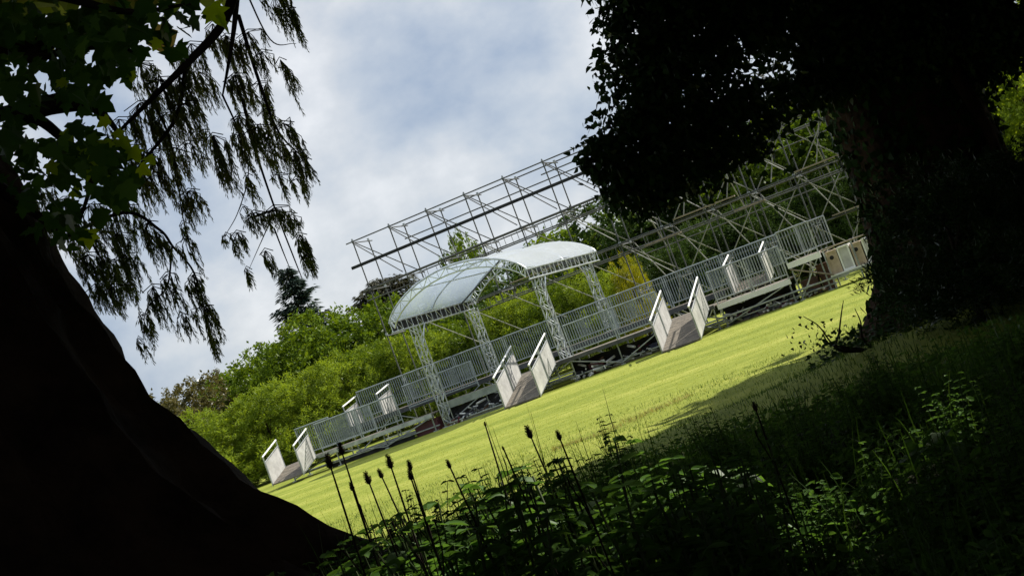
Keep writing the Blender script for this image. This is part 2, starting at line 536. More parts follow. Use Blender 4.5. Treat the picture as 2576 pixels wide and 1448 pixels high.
def scaffold():
    t = thing('scaffold_wall', 'tall two-row galvanised scaffold frame with braces standing behind the platform', 'scaffold', F(-14, 54, 0))
    tr = 0.027
    for k in range(NB + 1):
        l = SL0 + k * BAY
        full = (k % 2 == 0) or k >= 6
        for row, d in enumerate((SD0, SD1)):
            top = LIFT[4] + (0.12 if row == 0 else 0.02)
            b = MB()
            z0 = 0.0 if (full or row == 1 and k >= 6) else LIFT[2] - 0.5
            if k < 6 and row == 1 and k % 3:
                z0 = LIFT[3] - 0.5
            b.tube([F(l, d, z0), F(l, d, top)], tr, 6)
            o = b.build('standard', M['galv_dull'], t)
            c = MB()
            for z in LIFT[1:]:
                if z > z0:
                    c.tube([F(l, d, z - 0.07), F(l, d, z + 0.07)], 0.052, 6)
            c.build('coupler', M['galv'], o)
            if z0 == 0.0:
                c = MB()
                c.fbox(l - 0.11, l + 0.11, d - 0.11, d + 0.11, 0.0, 0.03)
                c.build('base_plate', M['galv'], o)
    le, ri = SL0 - 0.3, SL0 + NB * BAY + 0.3
    for row, d in enumerate((SD0 - 0.055, SD1 + 0.055)):
        for j, z in enumerate(LIFT[1:]):
            if j == 0 and row == 0:
                a = -13.0
            elif j == 0:
                a = -15.0
            elif j == 1 and row == 0:
                a = -22.6
            else:
                a = le if row == 0 else le + 1.9
            b = MB()
            b.tube([F(a, d, z), F(ri, d, z)], tr, 6)
            b.build('ledger', M['galv_dull'], t)
    # guard rails of the topmost lift
    for d, z in ((SD1, 7.62), (SD0 - 0.055, 7.72)):
        b = MB()
        b.tube([F(le + (1.9 if d == SD1 else 9.0), d, z), F(ri, d, z)], 0.026, 6)
        b.build('guard_rail', M['galv_dull'], t)
    # lattice beams under lifts 2 and 3
    for z0, d, a in ((5.66, SD0, le), (5.70, SD1, le + 1.6), (3.68, SD0, -20.5), (3.66, SD1 + 0.1, -22.0)):
        b = MB()
        z1 = z0 + 0.40
        b.tube([F(a, d, z0), F(ri, d, z0)], 0.028, 6)
        b.tube([F(a, d, z1), F(ri, d, z1)], 0.022, 6)
        q = a
        while q < ri - 0.3:
            b.tube([F(q, d, z0), F(q, d, z1)], 0.012, 5, False)
            q += 0.6
        b.build('ladder_beam', M['galv_dull'], t)
    # the dark board edge along the top lift
    b = MB()
    b.fbox(le - 0.1, ri, SD0 - 0.16, SD0 - 0.10, 7.09, 7.215)
    b.build('toe_board', M['tar_board'], t)
    # rusty and pale boards lying along the lower beams
    for a, e, z in ((-19.6, -17.4, 4.16), (-13.9, -12.4, 3.62), (-10.2, -9.0, 3.62), (-12.6, -10.0, 4.16), (-7.6, -4.0, 4.16), (-6.9, -4.0, 2.17), (-6.4, -4.2, 6.16)):
        b = MB()
        b.fbox(a, e, SD0 - 0.30, SD0 - 0.08, z, z + 0.05)
        b.build('board', M['plank'], t)
    # braces: front top to rear foot, bay by bay, and the counter diagonals on the right
    for k in range(NB):
        l = SL0 + k * BAY
        for j in range(4):
            z0, z1 = LIFT[j], LIFT[j + 1]
            if j == 0 and k < 5:
                continue
            if j in (1, 2) and k in (0,):
                continue
            b = MB()
            b.tube([F(l + 0.05, SD0 + 0.03, z1 - 0.06), F(l + BAY - 0.03, SD1 - 0.05, z0 + 0.06)], 0.022, 6)
            b.build('brace', M['galv_dull' if j == 3 else 'brace'], t)  # top lift takes the dark backlit copy, lower braces the sunlit one
            if j == 3 or (k % 2 and j == 2) or (k % 3 == 0 and k >= 6):
                b = MB()
                b.tube([F(l + 0.08, SD0 - 0.10, z1 - 0.12), F(l + BAY - 0.08, SD0 - 0.10, z0 + 0.14)], 0.022, 6)
                b.build('brace', M['galv_dull' if j == 3 else 'brace'], t)
            if k >= 7 and j < 3:
                b = MB()
                b.tube([F(l + 0.08, SD1 + 0.12, z0 + 0.1), F(l + BAY - 0.05, SD1 + 0.12, z1 - 0.1)], 0.022, 6)
                b.build('brace', M['brace'], t)
    # more crossed bracing between the two rows on the right
    for k in range(6, NB):
        l = SL0 + k * BAY
        for j in range(4):
            z0, z1 = LIFT[j], LIFT[j + 1]
            b = MB()
            b.tube([F(l + 0.1, SD1 + 0.16, z1 - 0.1), F(l + BAY * 0.5, SD1 + 0.16, z0 + 0.1)] if j % 2 else [F(l + BAY * 0.5, SD0 + 0.2, z0 + 0.1), F(l + BAY - 0.1, SD0 + 0.2, z1 - 0.1)], 0.022, 6)
            b.build('brace', M['brace'], t)
        if k % 2 == 0:
            b = MB()
            b.tube([F(l + BAY / 2, SD1 + 1.6, 0.0), F(l + BAY / 2, SD1 + 1.6, 6.3)], 0.024, 6)
            b.build('standard', M['galv_dull'], t)
            b = MB()
            b.tube([F(l + BAY / 2, SD1 - 0.1, 5.8), F(l + BAY / 2, SD1 + 1.8, 3.4)], 0.022, 6)
            b.build('brace', M['brace'], t)
    for z in (3.45, 5.4):
        b = MB()
        b.tube([F(-15.2, SD1 + 1.65, z), F(-2.2, SD1 + 1.65, z)], 0.024, 6)
        b.build('ledger', M['galv_dull'], t)
    for k in range(NB + 1):
        l = SL0 + k * BAY + 0.06
        for z in LIFT[1:]:
            if z < 4.0 and k < 6:
                continue
            b = MB()
            b.tube([F(l, SD0 - 0.2, z - 0.06), F(l, SD1 + 0.2, z - 0.06)], 0.024, 6)
            b.build('transom', M['galv_dull'], t)
    return t


scaffold()


# ------------------------------------------------------------------ barriers
def barrier_proto(name, w, h=1.05, mat='rail', step=0.092):
    """a crowd barrier in its own frame: x along it, z up from its foot"""
    t = thing(name, '', 'barrier')
    r = 0.021
    b = MB()
    b.tube([(0, 0, h - r), (w, 0, h - r)], 0.024, 6)
    b.build('top_rail', M[mat], t)
    b = MB()
    b.tube([(0, 0, 0.14), (w, 0, 0.14)], 0.02, 6)
    b.build('bottom_rail', M[mat], t)
    for x in (0.02, w - 0.02):
        b = MB()
        b.tube([(x, 0, 0.0), (x, 0, h - 2 * r)], 0.024, 6)
        b.build('post', M[mat], t)
    b = MB()
    n = int(round(w / step))
    for k in range(1, n):
        x = w * k / n
        b.tube([(x, 0, 0.15), (x, 0, h - 2 * r)], 0.0165, 4, False)
    b.build('infill', M[mat], t)
    return t


PROTO = {}


def barrier(l0, d0, l1, d1, z, label, group, h=1.05, mat='rail'):
    p0, p1 = F(l0, d0, z), F(l1, d1, z)
    w = round((p1 - p0).length, 2)
    key = (w, h, mat)
    if key not in PROTO:
        PROTO[key] = barrier_proto('barrier_panel', w, h, mat)
        o = PROTO[key]
    else:
        o = copy_tree(PROTO[key])
    o.location = p0
    v = p1 - p0
    o.rotation_euler = (0, 0, math.atan2(v.y, v.x))
    o['label'] = label
    o['group'] = group
    return o


# ------------------------------------------------------------------ platforms
def platform(l0, l1, d0, d1, z, label, fascia='galv', fh=0.13, legs=True, deckmat='deck', step=1.9, brace=True):
    t = thing('deck_platform', label, 'platform', F((l0 + l1) / 2, (d0 + d1) / 2, 0), 'decked platforms of the stand')
    b = MB()
    n = max(2, int((d1 - d0) / 0.3))
    for k in range(n):
        a = d0 + 0.05 + (d1 - d0 - 0.06) * k / n
        e = d0 + 0.05 + (d1 - d0 - 0.06) * (k + 1) / n - 0.012
        b.fbox(l0 + 0.02, l1 - 0.02, a, e, z - 0.045, z)
    b.build('deck_board', M[deckmat], t)
    b = MB()
    b.fbox(l0, l1, d0, d0 + 0.045, z - fh, z + 0.004)
    b.build('fascia', M[fascia], t)
    if legs:
        m = max(1, int(round((l1 - l0) / step)))
        for k in range(m + 1):
            l = l0 + 0.08 + (l1 - l0 - 0.16) * k / m
            for d in (d0 + 0.12, d1 - 0.12):
                b = MB()
                b.tube([F(l, d, 0.0), F(l, d, z - 0.05)], 0.026, 6)
                o = b.build('leg', M['galv'], t)
                c = MB()
                c.fbox(l - 0.08, l + 0.08, d - 0.08, d + 0.08, 0.0, 0.025)
                c.build('foot_plate', M['galv'], o)
        for d in (d0 + 0.18, d1 - 0.18):
            b = MB()
            b.tube([F(l0 - 0.1, d, 0.16), F(l1 + 0.1, d, 0.16)], 0.026, 6)
            b.build('ledger', M['galv'], t)
        if brace:
            for k in range(m):
                la = l0 + 0.1 + (l1 - l0 - 0.2) * k / m
                lb = l0 + 0.1 + (l1 - l0 - 0.2) * (k + 1) / m
                b = MB()
                za, zb = (0.08, z - 0.12) if k % 2 == 0 else (z - 0.12, 0.08)
                b.tube([F(la, d0 + 0.06, za), F(lb, d0 + 0.06, zb)], 0.024, 6)
                b.build('brace', M['galv'], t)
    return t


FD = 44.0
platform(-26.62, -20.62, FD, FD + 1.35, 0.62, 'low grey walkway deck at the left end with open braced underside')
platform(-20.55, -17.10, FD + 0.75, FD + 2.15, 0.80, 'mid deck under the left half of the clear vaulted roof', 'tread', 0.24)
platform(-17.05, -10.15, FD, FD + 2.15, 0.80, 'long front deck between the two wide boarded ramps', 'galv_dull', 0.12)
platform(-25.15, -10.2, FD + 2.5, FD + 5.3, 1.10, 'raised rear deck carrying the long barrier below the scaffold', 'board_dark', 0.16)
platform(-10.05, -7.62, FD, FD + 2.3, 0.76, 'right hand terrace deck with a white fascia board in two lengths', 'fascia', 0.16)
platform(-7.55, -6.48, FD, FD + 4.0, 1.22, 'small top terrace deck with white fascia beside the plywood crates', 'fascia', 0.17)

G1 = 'barriers along the front walkway'
barrier(-25.06, FD + 0.03, -23.40, FD + 0.03, 0.63, 'slatted steel barrier just right of the leftmost ramp', G1)
barrier(-23.36, FD + 0.03, -21.70, FD + 0.03, 0.63, 'second slatted barrier from the leftmost ramp on the low walkway', G1)
barrier(-26.58, FD + 1.3, -25.10, FD + 1.3, 0.63, 'bright topped barrier closing the back of the leftmost ramp landing', G1, 1.12)
barrier(-25.06, FD + 1.3, -23.40, FD + 1.3, 0.63, 'barrier at the back of the low walkway, left of the inner ramp', G1)
barrier(-15.12, FD + 0.03, -13.47, FD + 0.03, 0.81, 'front barrier just right of the roof leg and middle ramp', G1)
barrier(-13.43, FD + 0.03, -11.78, FD + 0.03, 0.81, 'front barrier just left of the right hand ramp', G1)
G2 = 'barriers along the raised rear deck'
lab2 = ['rear deck barrier at its left end, bright rail beside inner ramp', 'rear deck barrier behind the left front roof leg',
        'rear deck barrier between the two left roof legs', 'rear deck barrier behind the middle ramp',
        'rear deck barrier behind the right front roof leg', 'rear deck barrier below the yellow blossoming shrub',
        'rear deck barrier directly behind the right hand ramp', 'rear deck barrier behind the lower right terrace']
for k in range(8):
    a = -25.12 + k * 2.12
    barrier(a, FD + 4.0, a + 2.08, FD + 4.0, 1.105, lab2[k], G2, 1.15)
G3 = 'barriers along the middle step'
barrier(-22.3, FD + 2.05, -20.9, FD + 2.05, 0.90, 'bright railed step barrier left of the left front roof leg', G3, 0.95)
barrier(-20.85, FD + 2.05, -19.45, FD + 2.05, 0.90, 'bright railed step barrier right of the left front roof leg', G3, 0.95)
G4 = 'barriers on the right hand terraces'
barrier(-10.02, FD + 0.03, -8.84, FD + 0.03, 0.77, 'terrace barrier just right of the right hand ramp', G4, 1.08, 'galv')
barrier(-8.80, FD + 0.03, -7.62, FD + 0.03, 0.77, 'terrace barrier on the lower terrace below the top one', G4, 1.08, 'galv')
barrier(-7.55, FD + 0.03, -6.50, FD + 0.03, 1.226, 'highest barrier on the small top terrace by the plywood crates', G4, 1.02, 'galv')
barrier(-7.55, FD + 3.9, -6.50, FD + 3.9, 1.226, 'barrier closing the back of the small top terrace', G4, 1.05, 'galv')


# ------------------------------------------------------------------ ramps
def ramp(l0, l1, d0, d1, z0, z1, label, npan=2, rail=1.0, name='access_ramp', deck='deck'):
    """slopes from (d0, z0) at the deck down to (d1, z1) towards the lawn"""
    t = thing(name, label, 'ramp', F((l0 + l1) / 2, d1, 0), 'boarded ramps with white side panels')
    nb = int(abs(d1 - d0) / 0.22)
    b = MB()
    for k in range(nb):
        a, e = k / nb, (k + 0.95) / nb
        pa, pe = F(l0 + 0.05, d0 + (d1 - d0) * a, z0 + (z1 - z0) * a), F(l0 + 0.05, d0 + (d1 - d0) * e, z0 + (z1 - z0) * e)
        w = F(l1 - 0.05, d0, 0) - F(l0 + 0.05, d0, 0)
        b.box(pa - Vector((0, 0, 0.045)), w, pe - pa, (0, 0, 0.045))
    b.build('ramp_board', M[deck], t)
    for l in (l0, l1):
        s = 1 if l == l0 else -1
        for k in range(npan):
            a, e = k / npan + 0.015, (k + 1) / npan - 0.03
            pa, pe = F(l, d0 + (d1 - d0) * a, z0 + (z1 - z0) * a), F(l, d0 + (d1 - d0) * e, z0 + (z1 - z0) * e)
            b = MB()
            b.box(pa + Vector((0, 0, -0.06)), F(s * 0.03, 0, 0) - F(0, 0, 0), pe - pa, (0, 0, 0.86))
            pn = b.build('side_panel', M['white'], t)
            # a folded edge frame on both faces of the sheet
            b = MB()
            run = pe - pa
            o_ = F(-s * 0.006, 0, 0) - F(0, 0, 0)
            wd_ = F(s * 0.042, 0, 0) - F(0, 0, 0)
            q0 = pa + Vector((0, 0, -0.06)) + o_
            b.box(q0 + Vector((0, 0, 0.82)), wd_, run, (0, 0, 0.035))
            b.box(q0 + Vector((0, 0, 0.003)), wd_, run, (0, 0, 0.035))
            b.box(q0 + run * 0.002 + Vector((0, 0, 0.039)), wd_, run * 0.028, (0, 0, 0.78))
            b.box(q0 + run * 0.97 + Vector((0, 0, 0.039)), wd_, run * 0.028, (0, 0, 0.78))
            b.build('frame', M['galv'], pn)
            for q in (a, e):
                b = MB()
                p = F(l + s * 0.015, d0 + (d1 - d0) * q, z0 + (z1 - z0) * q)
                b.tube([p - Vector((0, 0, 0.08)), p + Vector((0, 0, rail))], 0.022, 6)
                b.build('post', M['galv'], t)
        b = MB()
        h0 = F(l + s * 0.015, d0, z0 + rail)
        h1 = F(l + s * 0.015, d1, z1 + rail)
        b.tube([h0, h1], 0.03, 6)
        b.build('handrail', M['fascia'], t)
    return t


ramp(-26.66, -25.33, FD - 0.02, FD - 1.25, 0.62, 0.22, 'leftmost short boarded ramp with white side panels', 1)
ramp(-17.04, -15.74, FD - 0.02, FD - 2.45, 0.82, 0.06, 'middle ramp of brown boards between white panels below the roof')
ramp(-11.60, -10.30, FD - 0.02, FD - 2.45, 0.80, 0.06, 'right hand brown boarded ramp with streaked white panels')
ramp(-25.2, -23.7, FD + 3.98, FD + 2.75, 1.10, 0.90, 'inner ramp up to the rear deck near the left end', 1)
ramp(-9.98, -8.68, FD + 3.95, FD + 2.5, 1.15, 0.85, 'inner white sided ramp behind the right hand terrace barrier', 1)


# ------------------------------------------------------------------ vaulted roof
def canopy():
    t = thing('vaulted_roof', 'clear vaulted plastic roof on four lattice truss legs', 'stage roof', F(-17.8, 46.5, 0))
    ang = R(5.5)
    c0 = F(-17.75, 46.6, 0)
    ex = Vector((math.cos(-TH - ang + R(0)), math.sin(-TH - ang), 0))
    ex = Vector((math.cos(TH), -math.sin(TH), 0))
    ey = (F(0.55, 6.0, 0) - F(0, 0, 0)).normalized()

    def Q(a, b, z):
        return c0 + ex * a + ey * b + Vector((0, 0, z))
    W2, D2 = 2.63, 3.1
    ZE, RISE = 3.98, 1.02

    def arc(a):
        return ZE + RISE * (1 - (a / W2) ** 2) ** 0.75 if abs(a) < W2 else ZE
    N = 22
    As = [-W2 + 2 * W2 * (0.5 - 0.5 * math.cos(math.pi * k / N)) for k in range(N + 1)]
    # cover in two halves and a purlin on the ridge
    for half in (0, 1):
        b = MB()
        rows = [i for i in range(N + 1) if (As[i] <= 0.001 if half == 0 else As[i] >= -0.001)]
        nb = 10
        vs = [Q(As[i], -D2 + 2 * D2 * j / nb, arc(As[i]) + 0.06 - 0.06 * math.sin(math.pi * (j % 5) / 5) ** 2) for j in range(nb + 1) for i in rows]
        m = len(rows)
        b.add(vs, [(j * m + i, j * m + i + 1, (j + 1) * m + i + 1, (j + 1) * m + i) for j in range(nb) for i in range(m - 1)])
        b.build('roof_cover', M['film'], t, True)
    for nm, y in (('arch_truss', -D2), ('arch_truss', 0.0), ('arch_truss', D2)):
        b = MB()
        up = [Q(a, y, arc(a) + 0.02) for a in As]
        lo = [Q(a * 0.955, y, arc(a) - 0.24) for a in As]
        if y == 0.0:
            b.tube(up, 0.026, 6)
        else:
            b.tube(up, 0.03, 6)
            b.tube(lo, 0.025, 6)
            for k in range(N):
                b.tube([up[k], lo[k + 1]] if k % 2 else [lo[k], up[k + 1]], 0.013, 5, False)
                b.tube([up[k], lo[k]], 0.013, 5, False)
        b.build(nm, M['alu'], t)
    for s in (-1, 1):
        b = MB()
        for z in (ZE - 0.0, ZE - 0.34):
            b.tube([Q(s * W2, -D2 - 0.05, z), Q(s * W2, D2 + 0.05, z)], 0.03, 6)
        n = 17
        for k in range(n + 1):
            y = -D2 + 2 * D2 * k / n
            b.tube([Q(s * W2, y, ZE), Q(s * W2, y, ZE - 0.34)], 0.016, 5, False)
            if k < n and k % 2:
                b.tube([Q(s * W2, y, ZE), Q(s * W2, y + 2 * D2 / n, ZE - 0.34)], 0.013, 5, False)
        b.build('eave_truss', M['alu'], t)
        # rolled dark valance hanging inside the eave
        b = MB()
        n = 24
        vs = []
        for k in range(n + 1):
            y = -D2 + 0.15 + (2 * D2 - 0.3) * k / n
            dz = (0.30 if s < 0 else 0.22) + 0.03 * math.sin(k * 2.1) - (0.12 * abs(math.sin(k * 0.7)) if s > 0 else 0)
            vs += [Q(s * W2 + (-0.06 if s < 0 else -0.12), y, ZE - 0.02), Q(s * W2 + (-0.07 if s < 0 else -0.13) + 0.03 * math.sin(k * 1.7), y, ZE - dz)]
        b.add(vs, [(2 * k, 2 * k + 2, 2 * k + 3, 2 * k + 1) for k in range(n)])
        b.build('valance', M['black' if s < 0 else 'board_dark'], t)
    # dark purlin pole seen through the film
    b = MB()
    b.tube([Q(0, -D2, arc(0) - 0.05), Q(0, D2, arc(0) - 0.05)], 0.03, 6)
    b.build('ridge_purlin', M['alu'], t)
    for s in (-1, 1):
        b = MB()
        b.tube([Q(s * 1.45, -D2, arc(1.45) - 0.03), Q(s * 1.45, D2, arc(1.45) - 0.03)], 0.024, 6)
        b.build('purlin', M['alu'], t)
    b = MB()
    b.tube([Q(-W2, D2 * 0.72, ZE - 0.05), Q(-0.6, D2 * 0.72, arc(0.6) - 0.05)], 0.032, 6)
    b.build('rafter', M['board_dark'], t)
    # legs
    hw = 0.125
    for a, y, zb in ((-2.4, -2.05, 0.0), (2.38, -2.05, 0.80), (-2.4, 2.5, 1.10), (2.38, 2.5, 1.10)):
        b = MB()
        zt = ZE - 0.36
        for sx in (-1, 1):
            for sy in (-1, 1):
                b.tube([Q(a + sx * hw, y + sy * hw, zb + 0.02), Q(a + sx * hw, y + sy * hw, zt)], 0.022, 6)
        n = int((zt - zb) / 0.27)
        for k in range(n):
            z0, z1 = zb + 0.05 + (zt - zb - 0.1) * k / n, zb + 0.05 + (zt - zb - 0.1) * (k + 1) / n
            f = 1 if k % 2 else -1
            for s in (-1, 1):
                b.tube([Q(a - f * hw, y + s * hw, z0), Q(a + f * hw, y + s * hw, z1)], 0.011, 5, False)
                b.tube([Q(a + s * hw, y - f * hw, z0), Q(a + s * hw, y + f * hw, z1)], 0.011, 5, False)
        o = b.build('truss_leg', M['alu'], t)
        b = MB()
        b.box(Q(a - 0.2, y - 0.2, zb), ex * 0.4, ey * 0.4, (0, 0, 0.025))
        b.build('base_plate', M['alu'], o)
        b = MB()
        sy = 1 if y < 0 else -1
        b.tube([Q(a, y + sy * 0.1, zt - 0.75), Q(a, y + sy * 0.75, zt)], 0.024, 6)
        b.build('knee_brace', M['alu'], o)


canopy()


# ------------------------------------------------------------------ clutter on and under the stand
def crate(l0, l1, d0, d1, z0, z1, label, mat, hole=True):
    t = thing('plywood_crate' if mat == 'ply' else 'panel_crate', label, 'crate', F((l0 + l1) / 2, (d0 + d1) / 2, z0), 'crates on the low frame at the right end')
    b = MB()
    b.fbox(l0, l1, d0 + 0.02, d1, z0, z1)
    b.build('body', M[mat], t)
    b = MB()
    e = 0.05
    b.fbox(l0, l0 + e, d0, d0 + 0.02, z0 + e, z1 - e)
    b.fbox(l1 - e, l1, d0, d0 + 0.02, z0 + e, z1 - e)
    b.fbox(l0, l1, d0, d0 + 0.02, z1 - e, z1)
    b.fbox(l0, l1, d0, d0 + 0.02, z0, z0 + e)
    b.build('batten', M['ply'] if mat == 'ply' else M['fascia'], t)
    if hole:
        b = MB()
        c = F((l0 + l1) / 2 - 0.02, d0 + 0.012, z0 + (z1 - z0) * 0.70)
        n = 14
        ex = F(1, 0, 0) - F(0, 0, 0)
        ring = [c + ex * (0.065 * math.cos(2 * math.pi * k / n)) + Vector((0, 0, 0.065 * math.sin(2 * math.pi * k / n))) for k in range(n)]
        b.add(ring, [tuple(range(n))])
        ey = F(0, 1, 0) - F(0, 0, 0)
        b.build('hand_hole', M['black'], t)


t = thing('crate_stand', 'low tube frame carrying the crates at the right end of the stand', 'scaffold', F(-5.4, FD + 0.4, 0))
for d in (FD + 0.02, FD + 0.95):
    b = MB()
    b.tube([F(-10.15, d, 0.33) if d < FD + 0.5 else F(-6.4, d, 0.33), F(-4.3, d, 0.33)], 0.032, 6)
    b.build('ledger', M['galv'], t)
    for l in (-6.38, -5.5, -4.45):
        b = MB()
        b.tube([F(l, d, 0), F(l, d, 1.28)], 0.026, 6)
        b.build('standard', M['galv'], t)
b = MB()
b.fbox(-6.42, -4.35, FD - 0.02, FD + 1.0, 0.365, 0.41)
b.build('platform_board', M['fascia'], t)
b = MB()
b.tube([F(-6.42, FD - 0.03, 1.24), F(-4.35, FD - 0.03, 1.24)], 0.024, 6)
b.build('top_rail', M['plank'], t)
b = MB()
b.tube([F(-7.5, FD - 0.05, 1.02), F(-6.3, FD - 0.05, 0.42)], 0.026, 6)
b.build('brace', M['plank'], t)
crate(-6.36, -6.02, FD + 0.1, FD + 0.75, 0.412, 1.14, 'leftmost beige plywood crate with a round hand hole', 'ply')
crate(-5.99, -5.62, FD + 0.06, FD + 0.7, 0.412, 1.16, 'pale grey panel crate between the two holed plywood crates', 'grey_panel', False)
crate(-5.59, -5.26, FD + 0.1, FD + 0.75, 0.412, 1.12, 'beige plywood crate with a hand hole right of the grey panel', 'ply')
crate(-5.22, -4.5, FD + 0.12, FD + 0.75, 0.412, 1.15, 'wide pale panel crate beside the ivy covered trunk', 'grey_panel', False)


def small_box(l, d, w, h, dp, mat, label, cat='box', name='storage_box', z=0.0):
    t = thing(name, label, cat, F(l, d, z))
    b = MB()
    b.fbox(l, l + w, d, d + dp, z, z + h * 0.82)
    b.build('body', M[mat], t)
    b = MB()
    b.fbox(l - 0.015, l + w + 0.015, d - 0.015, d + dp + 0.015, z + h * 0.82 + 0.002, z + h)
    b.build('lid', M[mat], t)
    return t


small_box(-21.55, FD + 0.35, 0.9, 0.42, 0.5, 'maroon', 'maroon lidded box under the deck by the left front roof leg')
small_box(-7.4, FD + 0.5, 0.5, 0.55, 0.5, 'rust', 'rusty brown box in the dark bay below the top terrace')
small_box(-6.85, FD + 0.7, 0.34, 0.85, 0.5, 'rust', 'tall rusty box beside the leftmost plywood crate')
small_box(-9.7, FD + 0.45, 0.8, 0.3, 0.5, 'navy', 'low navy box under the lower right terrace')
small_box(-8.7, FD + 0.4, 0.42, 0.2, 0.4, 'fascia', 'small white box on the grass under the lower right terrace')
small_box(-14.9, FD + 0.5, 0.5, 0.36, 0.4, 'maroon', 'maroon lidded box under the deck by the right front roof leg')
small_box(-12.7, FD + 0.5, 0.55, 0.3, 0.4, 'navy', 'navy box under the deck left of the right hand ramp')
# black cloth added along the foot of the stand to deepen the shade there
for i, (a, e) in enumerate(((-25.0, -21.6), (-20.5, -17.2), (-15.6, -11.7), (-10.1, -7.7))):
    t = thing('ground_skirt', ['black cloth skirt along the foot of the left walkway', 'black cloth skirt below the roof left of the middle ramp',
                               'black cloth skirt between the middle and right ramps', 'black cloth skirt under the lower right terrace'][i], 'skirt', F(a, FD + 0.9, 0), 'black skirts at the foot of the stand')
    b = MB()
    n = int((e - a) / 0.12)
    hh = 0.14 if i == 0 else 0.56
    dd = FD + 0.22 if i == 0 else FD + 0.95
    vs = []
    for k in range(n + 1):
        l = a + (e - a) * k / n
        w = 0.03 * math.sin(k * 1.3)
        vs += [F(l, dd + w, 0.0), F(l, dd + w * 0.4, hh + 0.02 * math.sin(k * 0.9)), F(l, dd + 0.05 + w * 0.4, hh + 0.02 * math.sin(k * 0.9)), F(l, dd + 0.05 + w, 0.0)]
    b.add(vs, [(4 * k + j, 4 * k + j + 4, 4 * k + j + 5, 4 * k + j + 1) for k in range(n) for j in range(3)])
    b.build('cloth', M['black'], t)


def board_pile(l, d, w, n, label, mats):
    t = thing('board_pile', label, 'boards', F(l, d, 0), 'piles of boards and tube under the decks')
    r = random.Random(int(l * 100))
    for k in range(n):
        b = MB()
        s = r.uniform(-0.15, 0.15)
        b.fbox(l + s, l + w + s + r.uniform(-0.3, 0.2), d + r.uniform(0, 0.1), d + 0.22 + r.uniform(0, 0.1), k * 0.042, k * 0.042 + 0.038)
        b.build('board', M[mats[k % len(mats)]], t)


board_pile(-20.2, FD + 0.25, 2.6, 3, 'pile of pale boards on the grass left of the middle ramp', ['tread', 'plank', 'galv'])
board_pile(-14.4, FD + 0.3, 2.2, 3, 'pile of boards under the long front deck', ['plank', 'tread'])
board_pile(-9.9, FD + 0.25, 2.1, 2, 'pile of weathered boards under the right terrace', ['plank', 'board_dark'])
board_pile(-24.9, FD + 0.45, 3.0, 2, 'pile of dark boards under the low walkway', ['board_dark', 'plank'])


# loose fittings: pale clamps and tubes lying in the dark under the deck
def clamp_heap(l, d, w, n, label):
    t = thing('clamp_heap', label, 'fittings', F(l, d, 0), 'heaps of pale scaffold fittings under the decks')
    r = random.Random(int(abs(l) * 77))
    for k in range(n):
        b = MB()
        c = F(l + r.uniform(0, w), d - 0.15 + r.uniform(0, 0.45), 0.05 + r.uniform(0, 0.42) * r.random())
        v = Vector((r.uniform(-1, 1), r.uniform(-1, 1), r.uniform(-0.4, 0.4))).normalized() * r.uniform(0.06, 0.24)
        b.tube([c - v, c + v], r.uniform(0.02, 0.045), 6)
        b.build('fitting', M[r.choice(['white', 'fascia', 'fascia', 'tread', 'black', 'rust', 'maroon', 'board_dark'])], t)


clamp_heap(-20.4, FD + 0.45, 3.0, 60, 'heap of pale fittings under the deck left of the middle ramp')
clamp_heap(-15.4, FD + 0.2, 1.4, 40, 'heap of pale fittings at the foot of the right front roof leg')
clamp_heap(-13.6, FD + 0.3, 1.8, 44, 'heap of pale fittings under the deck left of the right ramp')
clamp_heap(-9.9, FD + 0.3, 2.2, 60, 'heap of pale fittings under the lower right terrace')
clamp_heap(-7.4, FD + 0.3, 1.0, 12, 'few white fittings in the dark bay under the top terrace')


# ------------------------------------------------------------------ background trees
def limb_mesh(h, r0, seed, lean=0.0, split=0.4):
    rr = random.Random(seed)
    b = MB()
    pts = [(0, 0, -0.1), (0.03 * h * rr.uniform(-1, 1), 0.03 * h * rr.uniform(-1, 1), h * 0.4), (lean, 0.02 * h, h * 0.9)]
    b.tube(pts, [r0 * 1.25, r0 * 0.8, r0 * 0.2], 9)
    for k in range(7):
        z = h * (split + (0.85 - split) * k / 7)
        a = k * 2.4 + rr.random()
        ln = h * 0.33 * (1 - 0.4 * k / 7)
        p0 = Vector((lean * z / h, 0, z))
        p1 = p0 + Vector((math.cos(a) * ln * 0.5, math.sin(a) * ln * 0.5, ln * 0.35))
        p2 = p0 + Vector((math.cos(a) * ln, math.sin(a) * ln, ln * 0.85))
        b.tube([p0, p1, p2], [r0 * 0.42, r0 * 0.25, r0 * 0.08], 6)
    return b


CROWN = {}


